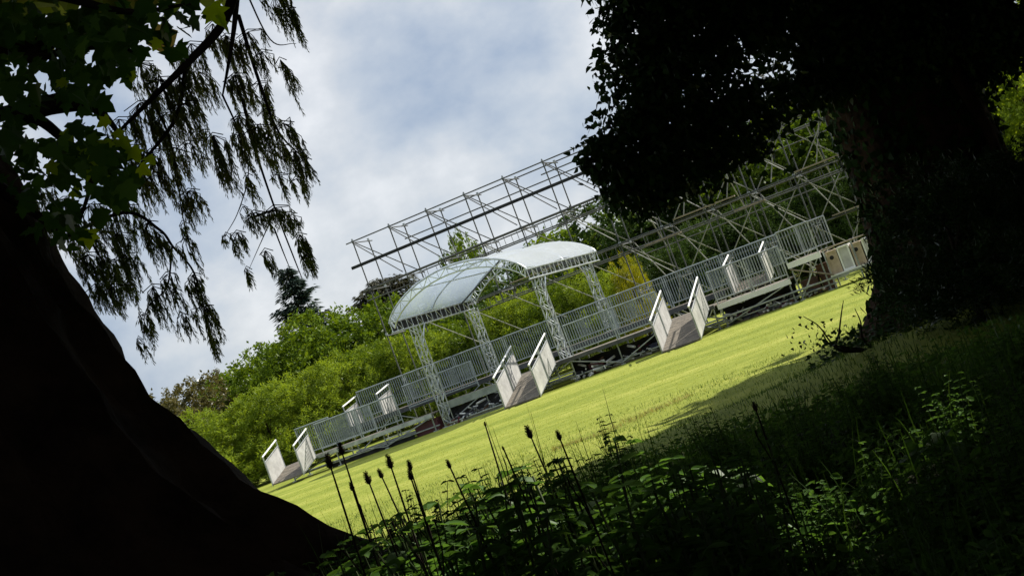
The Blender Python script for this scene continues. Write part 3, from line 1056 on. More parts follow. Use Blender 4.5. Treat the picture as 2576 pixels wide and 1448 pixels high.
def crown_mesh(kind, var):
    """unit crown: about 1 wide in radius, 0..2 high"""
    k = (kind, var)
    if k in CROWN:
        return CROWN[k]
    r = np.random.default_rng(100 + var * 17 + sum(map(ord, kind)))
    if kind == 'bush':
        bl = [((0, 0, 0.75), (0.75, 0.75, 0.75))]
        for i in range(9):
            a = i * 0.72 + r.random()
            q = 0.55 + 0.15 * r.random()
            bl.append(((math.cos(a) * q, math.sin(a) * q, 0.35 + 0.35 * r.random()), (0.36, 0.36, 0.38)))
        for i in range(8):
            a = i * 0.9 + r.random()
            q = 0.4 * r.random() + 0.15
            bl.append(((math.cos(a) * q, math.sin(a) * q, 1.1 + 0.45 * r.random()), (0.3, 0.3, 0.36)))
        C, N = blob_points(bl, 760, 40, 0.038, r, 0.7)
        S = 0.042 * (0.6 + 0.8 * r.random(len(C)))
        A, N = rand_orient(N, r)
        A = unit(A * 0.8 + np.array([0, 0, 0.5]))
        tm = T_LANCE
        S = S * 1.6
    elif kind == 'tree':
        bl = [((0, 0, 1.0), (0.6, 0.6, 0.75))]
        for i in range(18):
            a = i * 2.4
            z = 0.35 + 1.4 * (i + 0.5) / 18
            q = 0.72 * math.sqrt(max(0.05, 1 - ((z - 0.95) / 1.0) ** 2)) * (0.8 + 0.3 * r.random())
            s = 0.24 + 0.14 * r.random()
            bl.append(((math.cos(a) * q, math.sin(a) * q, z), (s * 1.15, s * 1.15, s)))
        C, N = blob_points(bl, 640, 34, 0.036, r, 0.7)
        S = 0.058 * (0.6 + 0.8 * r.random(len(C)))
        A, N = rand_orient(N, r)
        tm = T_DIA
    elif kind == 'canopy':
        bl = []
        for i in range(26):
            a = i * 2.4
            q = math.sqrt((i + 0.5) / 26) * 0.85
            s = 0.26 + 0.1 * r.random()
            bl.append(((math.cos(a) * q, math.sin(a) * q, 0.5 + 0.9 * (1 - q * q) * r.random() + 0.25 * r.random()), (s * 1.2, s * 1.2, s * 0.8)))
        C, N = blob_points(bl, 230, 14, 0.06, r, 0.2)
        S = 0.085 * (0.7 + 0.6 * r.random(len(C)))
        A, N = rand_orient(N, r, 0.2, 1.0)
        tm = T_DIA
    C[:, 2] = np.maximum(C[:, 2], 0.03)
    o = leaf_cloud('crown', C, A, N, S, tm, M['broad'], None, (0, 0, 0))
    me = o.data
    bpy.data.objects.remove(o)
    CROWN[k] = me
    return me


TRUNK = {}


def place_tree(x, y, h, rad, kind, var, mat, label, name, cat='tree', group=None, z0=0.0, rot=None, trunk_h=None, base=None):
    g = gz(x, y) if base is None else base
    t = thing(name, label, cat, (x, y, g), group)
    me = crown_mesh(kind, var)
    c = bpy.data.objects.new('crown', me)
    COL.objects.link(c)
    c.parent = t
    c.location = (0, 0, z0)
    c.scale = (rad, rad, (h - z0) / 1.9)
    c.rotation_euler = (0, 0, var * 1.3 + x * 0.7 if rot is None else rot)
    c.material_slots[0].link = 'OBJECT'
    c.material_slots[0].material = M[mat]
    key = var % 3
    if key not in TRUNK:
        o = limb_mesh(1.0, 0.045, key).build('trunk', M['bark2'], None, True)
        TRUNK[key] = o.data
        bpy.data.objects.remove(o)
    k = bpy.data.objects.new('trunk', TRUNK[key])
    COL.objects.link(k)
    k.parent = t
    hh = h * 0.85 if trunk_h is None else trunk_h
    k.scale = (hh * (0.8 if kind != 'bush' else 0.5), hh * (0.8 if kind != 'bush' else 0.5), hh)
    return t


def uw(u, w, Y):
    return u / FP * Y, CZ + (HOR - w) / FP * Y


GB = 'light green bushes behind the stand'
for i, (u, w, Y, rad, mat, lab) in enumerate([
    (-1010, -10, 60, 3.2, 'willow', 'yellow green bush half hidden by the big dark trunk'),
    (-840, 10, 61, 3.0, 'willow', 'yellow green bush just right of the big dark trunk'),
    (-700, 6, 62, 2.8, 'willow', 'light bushy willow above the leftmost ramp'),
    (-590, 8, 63, 2.7, 'willow', 'light bushy willow behind the left walkway barriers'),
    (-480, -4, 64, 2.7, 'willow', 'light bushy willow left of the scaffold corner'),
    (-380, 4, 65, 2.6, 'broad', 'bushy willow just behind the scaffold corner'),
    (-270, 10, 64, 2.6, 'willow', 'green bush seen below the left eave of the vaulted roof'),
    (-150, 25, 64, 2.6, 'broad', 'green bush seen between the left roof legs'),
    (-30, 5, 63, 2.6, 'willow', 'green bush seen through the middle of the vaulted roof'),
    (90, 20, 62, 2.6, 'broad', 'green bush behind the right front roof leg'),
    (180, 10, 61, 2.3, 'willow', 'yellowish bush left of the yellow blossoming shrub')]):
    x, zt = uw(u, w, Y)
    place_tree(x, Y, zt, rad, 'bush', i % 3, mat, lab, 'leafy_bush', 'bush', GB)
x, zt = uw(285, 20, 59.5)
place_tree(x, 59.5, zt, 1.15, 'bush', 1, 'gorse', 'bright yellow blossoming shrub beside the right rear roof leg', 'blossoming_shrub', 'shrub')
GT = 'broadleaf trees behind the bushes'
for i, (u, w, Y, rad, mat, lab) in enumerate([
    (-1080, -60, 84, 4.2, 'broad', 'green tree behind the dark trunk at the far left'),
    (-890, -48, 80, 3.6, 'olive', 'dull brown tree top at the left end of the tree line'),
    (-800, -52, 92, 3.6, 'olive', 'pale brownish tree top right of the dull brown one'),
    (-690, -66, 84, 3.8, 'broad', 'yellow green rounded tree left of the dark fir'),
    (-585, -70, 80, 3.6, 'broad', 'rounded green tree in front of the dark fir'),
    (-450, -90, 78, 4.2, 'broad', 'broad green tree right of the dark fir'),
    (-330, -72, 76, 3.8, 'broad', 'green tree reaching the left corner of the scaffold'),
    (-215, -50, 84, 4.2, 'darkleaf', 'dark green tree behind the left eave of the roof'),
    (-92, -150, 92, 1.9, 'broad', 'green tree poking above the scaffold beams left of the white roof'),
    (60, -58, 88, 5.0, 'darkleaf', 'dark green tree behind the white half of the roof'),
    (215, -88, 80, 4.4, 'broad', 'sunny green tree top under the hanging ivy'),
    (345, -118, 78, 4.6, 'darkleaf', 'dark tree behind the yellow blossoming shrub'),
    (470, -150, 74, 4.6, 'darkleaf', 'tall dark tree behind the rear deck barriers'),
    (590, -160, 76, 4.8, 'darkleaf', 'tall dark tree behind the middle of the braced scaffold'),
    (700, -165, 72, 4.6, 'broad', 'green tree behind the braced scaffold below the ivy'),
    (815, -175, 74, 4.8, 'darkleaf', 'dark tree behind the right hand crossed braces'),
    (915, -190, 70, 4.8, 'broad', 'green tree just left of the ivy clad trunk'),
    (1040, -200, 74, 5.2, 'darkleaf', 'dark tree behind the ivy clad trunk')]):
    x, zt = uw(u, w, Y)
    place_tree(x, Y, zt, rad, 'tree', i % 4, mat, lab, 'broadleaf_tree', 'tree', GT)
# a lower dark belt that closes the view under the right hand trees
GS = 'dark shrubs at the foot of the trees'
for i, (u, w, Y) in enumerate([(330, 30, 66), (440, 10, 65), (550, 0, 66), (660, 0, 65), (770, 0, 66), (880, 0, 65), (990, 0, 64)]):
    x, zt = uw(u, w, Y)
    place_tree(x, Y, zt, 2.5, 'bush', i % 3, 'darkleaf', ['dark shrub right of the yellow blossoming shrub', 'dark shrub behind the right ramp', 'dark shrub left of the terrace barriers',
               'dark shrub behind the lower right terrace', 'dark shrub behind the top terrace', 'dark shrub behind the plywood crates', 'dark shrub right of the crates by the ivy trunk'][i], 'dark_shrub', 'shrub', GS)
for i, (u, w, Y, rad, lab) in enumerate([(1380, -190, 40, 2.6, 'bright yellow green tree at the right edge beyond the ivy'), (1560, -150, 44, 4.0, 'bright green tree mostly beyond the right edge'), (1250, -120, 52, 3.5, 'green tree just right of the ivy clad trunk')]):
    x, zt = uw(u, w, Y)
    place_tree(x, Y, zt, rad, 'tree', i, 'willow', lab, 'sunlit_tree', 'tree')


def fir(x, y, h, rad, mat, label, name, seed, trunk_bare=0.1, flat=False):
    t = thing(name, label, 'tree', (x, y, 0))
    b = MB()
    b.tube([(x, y, -0.1), (x, y, h * 0.5), (x, y, h)], [h * 0.022, h * 0.014, 0.02], 8)
    b.build('trunk', M['bark2'], t, True)
    r = np.random.default_rng(seed)
    C, A, N = [], [], []
    z = h * trunk_bare
    while z < h * 0.99:
        f = (z - h * trunk_bare) / (h * (1 - trunk_bare))
        ln = rad * ((1 - f) ** 0.85 * (0.65 + 0.6 * r.random()) + 0.06)
        if flat:
            ln = rad * math.sqrt(max(0, 1 - (2 * f - 1) ** 2)) * (0.6 + 0.5 * r.random())
        for k in range(4):
            a = r.random() * 6.283
            l2 = ln * (0.7 + 0.5 * r.random())
            n = int(26 * l2) + 8
            s = r.random(n) ** 0.7
            dirv = np.array([math.cos(a), math.sin(a), 0])
            side = np.array([-math.sin(a), math.cos(a), 0])
            p = np.array([x, y, z]) + dirv * (s * l2)[:, None] + side * (r.normal(size=n) * 0.16 * l2 * (1.1 - s))[:, None]
            p[:, 2] += 0.22 * l2 * s ** 2 - 0.14 * l2 * s + r.normal(size=n) * 0.10
            C.append(p)
            A.append(dirv * 0.7 + side * r.normal(size=(n, 1)) * 0.7 + np.array([0, 0, -0.15]))
            N.append(np.array([0, 0, 1]) + r.normal(size=(n, 3)) * 0.3)
        z += h * (0.009 + 0.006 * r.random())
    C, A, N = map(np.concatenate, (C, A, N))
    leaf_cloud('crown', C, A, N, 0.55 * (0.6 + 0.7 * r.random(len(C))), T_LANCE, M[mat], t, W=1.3)


x, zt = uw(-522, -246, 108)
fir(x, 108, zt, 4.0, 'fir', 'dark blue green fir rising above the tree line on the left', 'fir_tree', 5, 0.15)
x, zt = uw(-312, -138, 112)
fir(x, 112, zt, 3.2, 'pine', 'brown green flat topped pine behind the scaffold corner', 'pine_tree', 9, 0.45, True)

# far woodland closing the gaps behind
r = np.random.default_rng(77)
bl = []
for k in range(80):
    u = -1700 + 3900 * k / 79
    x = u / FP * 125
    bl.append(((x, 125 + 6 * r.random(), 3.0), (3.2, 3, 2.6 + 1.2 * r.random())))
C, N = blob_points(bl, 9, 12, 0.4, r)
A, N = rand_orient(N, r)
o = leaf_cloud('far_woodland', C, A, N, 0.7, T_DIA, M['darkleaf'], None, (0, 0, 0))
tag(o, 'far belt of woodland seen in gaps behind the nearer trees', 'woodland', kind='stuff')


# ------------------------------------------------------------------ the big dark trunk and its drooping branches
def bark_trunk(name, cx, cy, prof, seed, mat, parent, rib=0.05, n=72, lean=(0, 0), ztop=14.0, nr=12):
    """trunk from a radius profile [(z, r)], fluted towards the foot"""
    zs = np.unique(np.concatenate([np.linspace(prof[0][0], 4.5, 60), np.linspace(4.5, ztop, 20)]))
    pz, pr = zip(*prof)
    b = MB()
    V = []
    for z in zs:
        rad = float(np.interp(z, pz, pr))
        fl = max(0.0, (rad / pr[-1] - 0.8)) if pr[-1] else 0
        for k in range(n):
            a = 2 * math.pi * k / n
            q = rad * (1 + rib * (0.5 + fl) * math.sin(nr * a + 0.6 * math.sin(z * 1.1 + seed)) * 0.5 + rib * 0.5 * math.sin(31 * a + 1.2 * math.sin(z * 2.3)) + 0.010 * math.sin(57 * a + z * 7) + 0.016 * math.sin(7.3 * z + 5 * a) * math.sin(3.1 * z + 2 * a + seed) + 0.008 * math.sin(23 * z + 11 * a))
            V.append((cx + lean[0] * z + q * math.cos(a), cy + lean[1] * z + q * math.sin(a), z))
    m = len(zs)
    b.add(V, [(i * n + k, i * n + (k + 1) % n, (i + 1) * n + (k + 1) % n, (i + 1) * n + k) for i in range(m - 1) for k in range(n)])
    return b.build(name, mat, parent, True)


# openings in the crowns overhead: a few sun flecks reach the weeds and the needle sprays
GAPS = [(at(px, py, Y), q) for px, py, Y, q in ((1730, 1170, 4.4, .20), (1810, 1200, 4.4, .13), (1250, 1185, 3.9, .13), (1330, 1170, 3.9, .12), (1030, 1320, 3.5, .10), (1080, 1290, 3.5, .08), (2360, 1110, 5.2, .16), (2440, 1080, 5.4, .12), (1960, 1190, 4.6, .09), (2090, 1100, 5, .06), (1880, 1250, 4.2, .05), (2200, 1190, 4.5, .06),
        (745, 400, 6.2, .06), (720, 560, 6.2, .06))]


def open_gaps(C):
    keep = np.ones(len(C), bool)
    for p, q in GAPS:
        v = C - np.array(p)
        along = v @ SUN_DIR
        d = np.linalg.norm(v - along[:, None] * SUN_DIR, axis=1)
        keep &= ~((d < q + 0.15) & (along > 0.6))
    return keep


TX, TY = -3.1, 6.5
red = thing('redwood_tree', 'huge black silhouetted conifer trunk flaring at the left with drooping needle sprays', 'tree', (TX, TY, gz(TX, TY)))
bark_trunk('trunk', TX, TY, [(0.3, 2.7), (0.8, 2.25), (1.05, 2.0), (1.2, 1.84), (1.36, 1.70), (1.58, 1.53), (1.84, 1.40), (2.07, 1.29), (2.4, 1.21), (2.86, 1.12), (3.25, 1.05), (4.5, 0.95), (14, 0.6)], 2.0, M['bark'], red)


def curve_pts(ps, n):
    """Catmull-Rom through control points"""
    ps = [Vector(p) for p in ps]
    q = [2 * ps[0] - ps[1]] + ps + [2 * ps[-1] - ps[-2]]
    out = []
    for i in range(1, len(q) - 2):
        for k in range(n):
            t = k / n
            a, b, c, d = q[i - 1], q[i], q[i + 1], q[i + 2]
            out.append(0.5 * ((2 * b) + (c - a) * t + (2 * a - 5 * b + 4 * c - d) * t * t + (3 * b - a - 3 * c + d) * t ** 3))
    out.append(ps[-1])
    return out


class Sprays:
    def __init__(s, seed):
        s.C, s.A, s.N = [], [], []
        s.S = []
        s.r = np.random.default_rng(seed)
        s.w = MB()

    def strand(s, p, ln, drift):
        """one hanging twig clothed in short needles"""
        r = s.r
        n = max(5, int(ln / 0.0075))
        t = np.linspace(0, 1, n)[:, None]
        p = np.array(p)
        side = np.array(drift) * ln
        path = p + side * t + np.array([0, 0, -1.0]) * ln * t ** 1.1 + np.array([0, 0, 0.1 * ln]) * np.sin(3 * t)
        s.w.tube([Vector(s.top), Vector(path[0]), Vector(path[n // 2]), Vector(path[-1])], [0.0016, 0.002, 0.0015, 0.0008], 3, False)
        tang = unit(np.gradient(path, axis=0))
        per = 3
        for k in range(per):
            sd = unit(r.normal(size=(n, 3)))
            s.C.append(path + r.normal(size=(n, 3)) * 0.002)
            s.A.append(tang * 0.85 + sd * 0.5 + np.array([0, 0, -0.3]))
            s.N.append(r.normal(size=(n, 3)))
            s.S.append((0.026 + 0.014 * r.random(n)) * (1.1 - 0.4 * t[:, 0]))

    def spray(s, p, ln, n, width):
        """a fan of strands hanging from p"""
        r = s.r
        for k in range(n):
            dr = r.normal(size=3) * np.array([width, width, 0.0])
            q = np.array(p) + dr * 0.25 * ln + np.array([0, 0, -abs(r.normal()) * 0.25 * ln])
            s.strand(q, ln * (0.35 + 0.55 * r.random()), dr)

    def build(s, parent, name='needle_sprays'):
        o = leaf_cloud('foliage', np.concatenate(s.C), np.concatenate(s.A), np.concatenate(s.N), np.concatenate(s.S), T_NEEDLE, M['needle'], parent, W=1.0)
        tw = s.w.build('twig', M['twig'], o)
        return tw, o


YB = 6.3
# boughs as polylines of picture points at about their real distance from the camera
boughs = [
    ([(600, -60), (560, 60), (470, 160), (380, 250), (300, 330)], 0.026, 5.9),
    ([(600, -60), (590, 60), (575, 160), (560, 240)], 0.016, 6.2),
    ([(610, -40), (680, 100), (745, 110)], 0.005, 6.4),
    ([(600, 40), (650, 200), (700, 330), (765, 400)], 0.010, 6.4),
    ([(610, 250), (640, 370), (690, 520), (740, 650), (760, 700)], 0.007, 6.3),
    ([(380, 250), (420, 330), (445, 430), (455, 520), (475, 610)], 0.007, 6.1),
    ([(130, 610), (310, 535), (400, 577), (435, 620), (485, 680), (510, 760), (530, 850)], 0.009, 6.0),
    ([(433, 620), (420, 720), (370, 775), (360, 850)], 0.005, 6.0),
    ([(690, 535), (665, 590), (625, 680)], 0.004, 6.25),
    ([(640, 545), (690, 530), (725, 548), (755, 610)], 0.006, 6.25),
    ([(690, 575), (715, 640), (740, 700)], 0.004, 6.25),
    ([(560, 240), (600, 330), (625, 430), (600, 530), (565, 595)], 0.005, 6.2),
    ([(700, 170), (735, 180), (742, 240)], 0.003, 6.4),
    ([(470, 160), (440, 300), (350, 420), (300, 520)], 0.012, 5.9),
    ([(120, 520), (220, 600), (260, 660)], 0.010, 6.1),
    ([(430, 370), (500, 390), (525, 400)], 0.003, 6.1)]
# hanging bundles: (x, y of the top, length and width in picture points, strands)
bundles = [(690, -10, 120, 60, 11), (725, 20, 110, 30, 6), (705, 150, 110, 24, 5), (625, 80, 100, 60, 7), (660, 130, 80, 40, 5),
           (570, 90, 130, 46, 11), (590, 190, 130, 56, 13), (603, 290, 120, 44, 10), (650, 210, 110, 56, 10), (645, 320, 110, 56, 10), (668, 280, 90, 40, 6),
           (712, 310, 110, 44, 9), (742, 380, 90, 44, 9), (768, 400, 60, 24, 5), (692, 370, 95, 56, 9), (745, 450, 70, 30, 5), (700, 440, 60, 40, 4),
           (537, 340, 150, 36, 10), (552, 420, 70, 24, 4), (597, 340, 120, 30, 8), (622, 440, 90, 22, 4), (610, 520, 50, 20, 3),
           (640, 535, 50, 40, 7), (690, 522, 55, 56, 11), (725, 538, 60, 36, 8), (597, 585, 70, 34, 6), (570, 590, 40, 20, 3), (668, 630, 70, 30, 6), (622, 675, 60, 18, 4), (752, 590, 110, 32, 8), (770, 640, 60, 20, 4),
           (475, 480, 105, 44, 10), (460, 560, 60, 20, 3), (440, 420, 90, 24, 4), (465, 600, 90, 20, 4), (370, 560, 120, 44, 8), (400, 590, 90, 24, 4),
           (500, 330, 90, 46, 5), (470, 360, 90, 50, 6), (420, 370, 110, 46, 7), (510, 400, 60, 30, 3),
           (350, 160, 120, 60, 10), (400, 200, 130, 70, 14), (450, 190, 130, 60, 13), (350, 260, 130, 70, 14), (410, 290, 130, 70, 14), (460, 260, 120, 56, 10), (500, 180, 130, 46, 8), (300, 300, 120, 60, 9), (330, 370, 120, 60, 9), (380, 380, 110, 50, 7), (480, 110, 120, 50, 7), (535, 60, 120, 40, 8), (440, 120, 80, 40, 6),
           (220, 640, 110, 60, 12), (265, 660, 120, 60, 13), (310, 640, 110, 50, 10), (240, 720, 90, 50, 9), (285, 720, 90, 44, 8), (190, 620, 80, 40, 8), (325, 700, 90, 30, 6),
           (100, 470, 110, 60, 9), (160, 500, 110, 60, 10), (220, 520, 120, 60, 10), (280, 500, 120, 60, 9), (320, 520, 120, 50, 8), (260, 580, 120, 60, 10), (170, 560, 90, 50, 8), (340, 440, 100, 50, 7), (390, 440, 90, 40, 5), (130, 560, 70, 40, 6), (300, 590, 100, 46, 8),
           (385, 720, 105, 50, 9), (420, 690, 80, 34, 5), (357, 790, 105, 22, 5), (457, 790, 60, 22, 4), (487, 690, 120, 30, 7), (512, 770, 130, 40, 9), (530, 840, 70, 20, 5), (440, 730, 70, 26, 3), (350, 850, 60, 12, 3)]
sp = Sprays(21)
for bi, (pp, r0, Y) in enumerate(boughs):
    ctr = [at(px, py, Y + 0.12 * math.sin(i * 1.7 + bi)) for i, (px, py) in enumerate(pp)]
    cp = curve_pts(ctr, 8)
    b = MB()
    b.tube(cp, [r0 * (1 - 0.75 * i / (len(cp) - 1)) for i in range(len(cp))], 6)
    b.build('bough', M['twig'], red, True)
PXM = 6.15 / FP
for (px, py, ln, wd, n) in bundles:
    sp.C, sp.A, sp.N, sp.S, sp.w = [], [], [], [], MB()
    Yb = 6.15 + 0.18 * sp.r.normal()
    if px < 340 and py > 430:
        Yb += 0.35
    top = np.array(at(px, py, Yb))
    wd *= 1.25
    sp.top = top
    for k in range(int(n * 1.6)):
        f = sp.r.uniform(-1, 1)
        q = top + np.array([f * wd * 0.5 * PXM, sp.r.normal() * 0.05, -abs(sp.r.normal()) * 0.22 * ln * PXM])
        l2 = ln * PXM * sp.r.uniform(0.45, 0.95) * (1 - 0.25 * abs(f))
        sp.strand(q, l2, np.array([-f * 0.10 + sp.r.normal() * 0.10, sp.r.normal() * 0.12, 0]))
    # the little arching twig the strands hang from
    sp.w.tube([Vector(top) + Vector((-wd * 0.5 * PXM, 0, -0.01)), Vector(top) + Vector((0, 0, 0.012)), Vector(top) + Vector((wd * 0.5 * PXM, 0, -0.012))], 0.0022, 4, False)
    sp.build(red)
# bigger limbs from the trunk towards those boughs, out of the picture above
b = MB()
b.tube([(TX + 0.5, TY - 0.2, 5.2), (-2.2, 6.0, 4.9), tuple(at(640, -200, 6.4)), tuple(at(600, -60, 5.9))], [0.10, 0.07, 0.045, 0.03], 7)
b.tube([(TX + 0.9, TY, 3.4), tuple(at(40, 500, 6.3)), tuple(at(120, 560, 6.1)), tuple(at(160, 600, 6.0))], [0.05, 0.03, 0.016, 0.012], 7)
b.build('limb', M['bark'], red, True)
# the rest of its crown, high above the picture
bl = [((TX + 2.4 * math.cos(a), TY + 2.4 * math.sin(a), 6.2 + 0.9 * (i % 5) + 0.2 * i), (1.7, 1.7, 0.8)) for i, a in enumerate(np.arange(0, 6.2 * 3, 1.15))]
r = np.random.default_rng(5)
C, N = blob_points(bl, 75, 12, 0.15, r, 0.2)
C = C[open_gaps(C)]
N = unit(r.normal(size=C.shape))
A, N = rand_orient(N, r, 0.2, 0.9)
leaf_cloud('upper_crown', C, A, N, 0.24, T_LANCE, M['needle'], red, W=2.0)
bl = [((-3.0 + 1.2 * (i % 5), 5.4 + 1.2 * (i // 5), 5.2 + 0.3 * ((i * 7) % 4)), (1.1, 1.1, 0.6)) for i in range(20)]  # foliage added out of view to keep the sun off the trunk
for p_ in ((-1.8, 5.75, 1.6), (-1.6, 5.95, 1.5), (-2.1, 5.5, 1.7), (-1.9, 5.6, 2.2), (-1.3, 5.8, 1.1), (-2.2, 5.0, 1.0)):
    for z_ in (5.2, 5.9, 6.7):
        bl.append((tuple(np.array(p_) + SUN_DIR * (z_ - p_[2]) / SUN_DIR[2]), (0.9, 0.9, 0.5)))  # extra clumps set on the sun's path to the trunk
C, N = blob_points(bl, 60, 10, 0.15, r, 0.1)
C = C[open_gaps(C)]
A, N = rand_orient(unit(r.normal(size=C.shape)), r, 0.3, 0.9)
leaf_cloud('lower_crown', C, A, N, 0.30, T_DIA, M['needle'], red, W=1.4)

# ------------------------------------------------------------------ broad lobed leaves hanging in at the top left
syc = thing('sycamore_tree', 'overhanging branches of large lobed leaves at the top left corner', 'tree', (-6.2, 4.0, gz(-6.2, 4.0)))
b = MB()
b.tube([(-6.2, 4.0, gz(-6.2, 4) - 0.2), (-6.0, 4.0, 3.0), (-5.6, 4.2, 7.5)], [0.32, 0.25, 0.15], 10)
b.build('trunk', M['bark2'], syc, True)
br = [[(-6.0, 4.0, 3.6)] + [tuple(at(px, py, 5.4)) for px, py in ((-150, 160), (60, 150), (220, 120), (360, 130))],
      [(-5.95, 4.0, 4.2)] + [tuple(at(px, py, 5.3)) for px, py in ((-100, -60), (150, -10), (320, 30), (480, 10))],
      [(-6.0, 4.0, 3.3)] + [tuple(at(px, py, 5.2)) for px, py in ((-120, 320), (60, 290), (160, 350), (230, 430), (200, 560))],
      [tuple(at(60, 290, 5.2)), tuple(at(140, 270, 5.1)), tuple(at(250, 280, 5.1)), tuple(at(340, 400, 5.0))]]
for c in br:
    cp = curve_pts(c, 7)
    b = MB()
    b.tube(cp, [0.035 * (1 - 0.85 * i / (len(cp) - 1)) for i in range(len(cp))], 6)
    b.build('branch', M['twig'], syc, True)
r = np.random.default_rng(31)
P_, S_ = [], []
for (px, py, rx, ry, n, Y) in [(60, 60, 130, 70, 150, 5.3), (220, 60, 110, 60, 110, 5.3), (360, 50, 70, 50, 46, 5.2), (440, 20, 60, 40, 30, 5.3), (150, 150, 60, 45, 46, 5.2), (260, 150, 75, 45, 64, 5.2),
                               (310, 110, 40, 40, 24, 5.2), (180, 230, 40, 40, 22, 5.1), (230, 240, 40, 30, 20, 5.1), (20, 190, 45, 60, 36, 5.2), (15, 300, 40, 70, 34, 5.2), (70, 260, 30, 18, 10, 5.1), (120, 235, 25, 14, 8, 5.1),
                               (70, 370, 50, 28, 26, 5.2), (150, 400, 70, 55, 50, 5.1), (220, 360, 60, 50, 36, 5.0), (300, 400, 50, 40, 24, 5.0), (250, 480, 60, 50, 36, 5.0), (190, 560, 50, 45, 26, 5.0), (320, 450, 40, 40, 18, 5.0), (60, 460, 50, 60, 30, 5.3), (110, 530, 40, 40, 18, 5.2)]:
    for k in range(int(n * 0.62)):
        P_.append(at(px + r.normal() * rx * 0.55, py + r.normal() * ry * 0.55, Y + 0.3 * r.normal()))
C = np.array(P_)
n = len(C)
A = unit(np.array([0.1, 0, -0.8]) + r.normal(size=(n, 3)) * 0.45)
N = unit(np.array([0, -0.5, 0.6]) + r.normal(size=(n, 3)) * 0.55)
leaf_cloud('foliage', C, A, N, 0.074 * (0.6 + 0.6 * r.random(n)), T_MAPLE, M['maple'], syc)
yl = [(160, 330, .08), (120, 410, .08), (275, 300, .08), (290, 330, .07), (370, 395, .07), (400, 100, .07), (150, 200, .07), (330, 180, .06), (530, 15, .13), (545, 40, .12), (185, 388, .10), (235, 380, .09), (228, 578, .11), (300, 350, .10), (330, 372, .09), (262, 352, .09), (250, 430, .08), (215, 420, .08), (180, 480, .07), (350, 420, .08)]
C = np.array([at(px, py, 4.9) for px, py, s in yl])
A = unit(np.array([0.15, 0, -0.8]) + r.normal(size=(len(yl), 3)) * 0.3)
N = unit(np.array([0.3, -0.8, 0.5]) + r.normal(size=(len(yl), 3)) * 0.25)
leaf_cloud('young_leaves', C, A, N, [0.68 * s for _, _, s in yl], T_MAPLE, M['maple_young'], syc)  # paler leaves at the sunlit spots, the lit look is in their colour
# its crown above the picture
bl = [((-5.2 + 2.2 * math.cos(a), 4.2 + 2.4 * math.sin(a), 6.5 + 0.5 * i), (1.7, 1.7, 0.9)) for i, a in enumerate(np.arange(0, 12, 1.1))]
C, N = blob_points(bl, 40, 10, 0.15, r, 0.2)
C = C[open_gaps(C)]
N = unit(r.normal(size=C.shape))
A, N = rand_orient(N, r, 0.2, 0.9)
leaf_cloud('upper_crown', C, A, N, 0.17, T_MAPLE, M['maple'], syc)

# ------------------------------------------------------------------ ivy clad tree on the right
IX, IY = 4.56, 15.0
ivy = thing('ivy_tree', 'massive dark trunk on the right smothered in ivy with a hanging leafy mass', 'tree', (IX, IY, gz(IX, IY)))
iprof = [(0.2, 1.4), (0.6, 1.16), (0.8, 1.0), (1.0, 0.89), (1.35, 0.81), (1.95, 0.75), (2.64, 0.74), (4.5, 0.70), (10, 0.5)]
bark_trunk('trunk', IX, IY, iprof, 4.0, M['bark'], ivy, 0.08, 48, ztop=10.0, nr=7)
for ps, r0 in (([(IX, IY, 3.6), (3.6, 14.4, 4.6), (2.6, 13.9, 4.9), (1.9, 13.7, 4.75)], 0.26), ([(IX, IY, 4.4), (5.4, 15.2, 5.6), (6.8, 15.4, 7.2)], 0.25), ([(IX, IY, 5.2), (3.8, 13.8, 7.2), (2.8, 12.4, 8.8)], 0.24),
               ([tuple(at(2350, 100, 14.2)), tuple(at(2430, 230, 14.2)), tuple(at(2500, 360, 14.2)), tuple(at(2545, 520, 14.2))], 0.10)):
    cp = curve_pts(ps, 6)
    b = MB()
    b.tube(cp, [r0 * (1 - 0.7 * i / (len(cp) - 1)) for i in range(len(cp))], 8)
    b.build('limb', M['bark'], ivy, True)
r = np.random.default_rng(3)
bl = []
for (px, py, rpx, Y, sq) in [(1660, 90, 120, 13.6, 1.1), (1760, 60, 150, 14.0, 1), (1580, 40, 70, 13.4, 1.2), (1610, 200, 105, 13.5, 1.2), (1720, 250, 140, 13.8, 1), (1600, 330, 100, 13.4, 1.0), (1500, 390, 62, 13.3, 0.8), (1560, 420, 72, 13.4, 0.9),
                             (1640, 430, 95, 13.5, 0.9), (1740, 400, 100, 13.7, 0.9), (1820, 340, 85, 13.8, 1.0), (1860, 250, 60, 13.9, 1.0), (1570, 490, 40, 13.4, 1.0), (1640, 505, 45, 13.5, 0.8), (1880, 40, 100, 14.0, 0.8), (2000, 40, 130, 14.2, 0.7),
                             (2060, 170, 85, 14.4, 1.2), (2150, 90, 140, 14.3, 1), (2280, 60, 160, 14.3, 1), (2420, 70, 130, 14.2, 0.9), (2540, 80, 110, 14.0, 0.8), (1900, 380, 34, 13.9, 0.8), (2010, 230, 50, 14.3, 1), (1920, 300, 42, 14.0, 1.0), (1960, 240, 30, 14.0, 1),
                             (1600, -120, 160, 13.6, 1), (1800, -140, 200, 14, 1), (2050, -140, 200, 14, 1), (2300, -140, 200, 14, 1), (2530, -120, 200, 14, 1), (2480, 180, 50, 14.2, 1.2), (2570, 130, 60, 14, 1)]:
    c = at(px, py, Y)
    s = rpx / FP * Y
    bl.append((tuple(c), (s, s * 1.1, s * sq)))
C, N = blob_points(bl, 640, 12, 0.05, r, 0.3)
A, N = rand_orient(N, r, 0.8, 0.4)
A = unit(A + np.array([0, 0, -0.5]))
leaf_cloud('foliage', C, A, N, 0.070 * (0.6 + 0.7 * r.random(len(C))), T_IVY, M['ivy'], ivy)
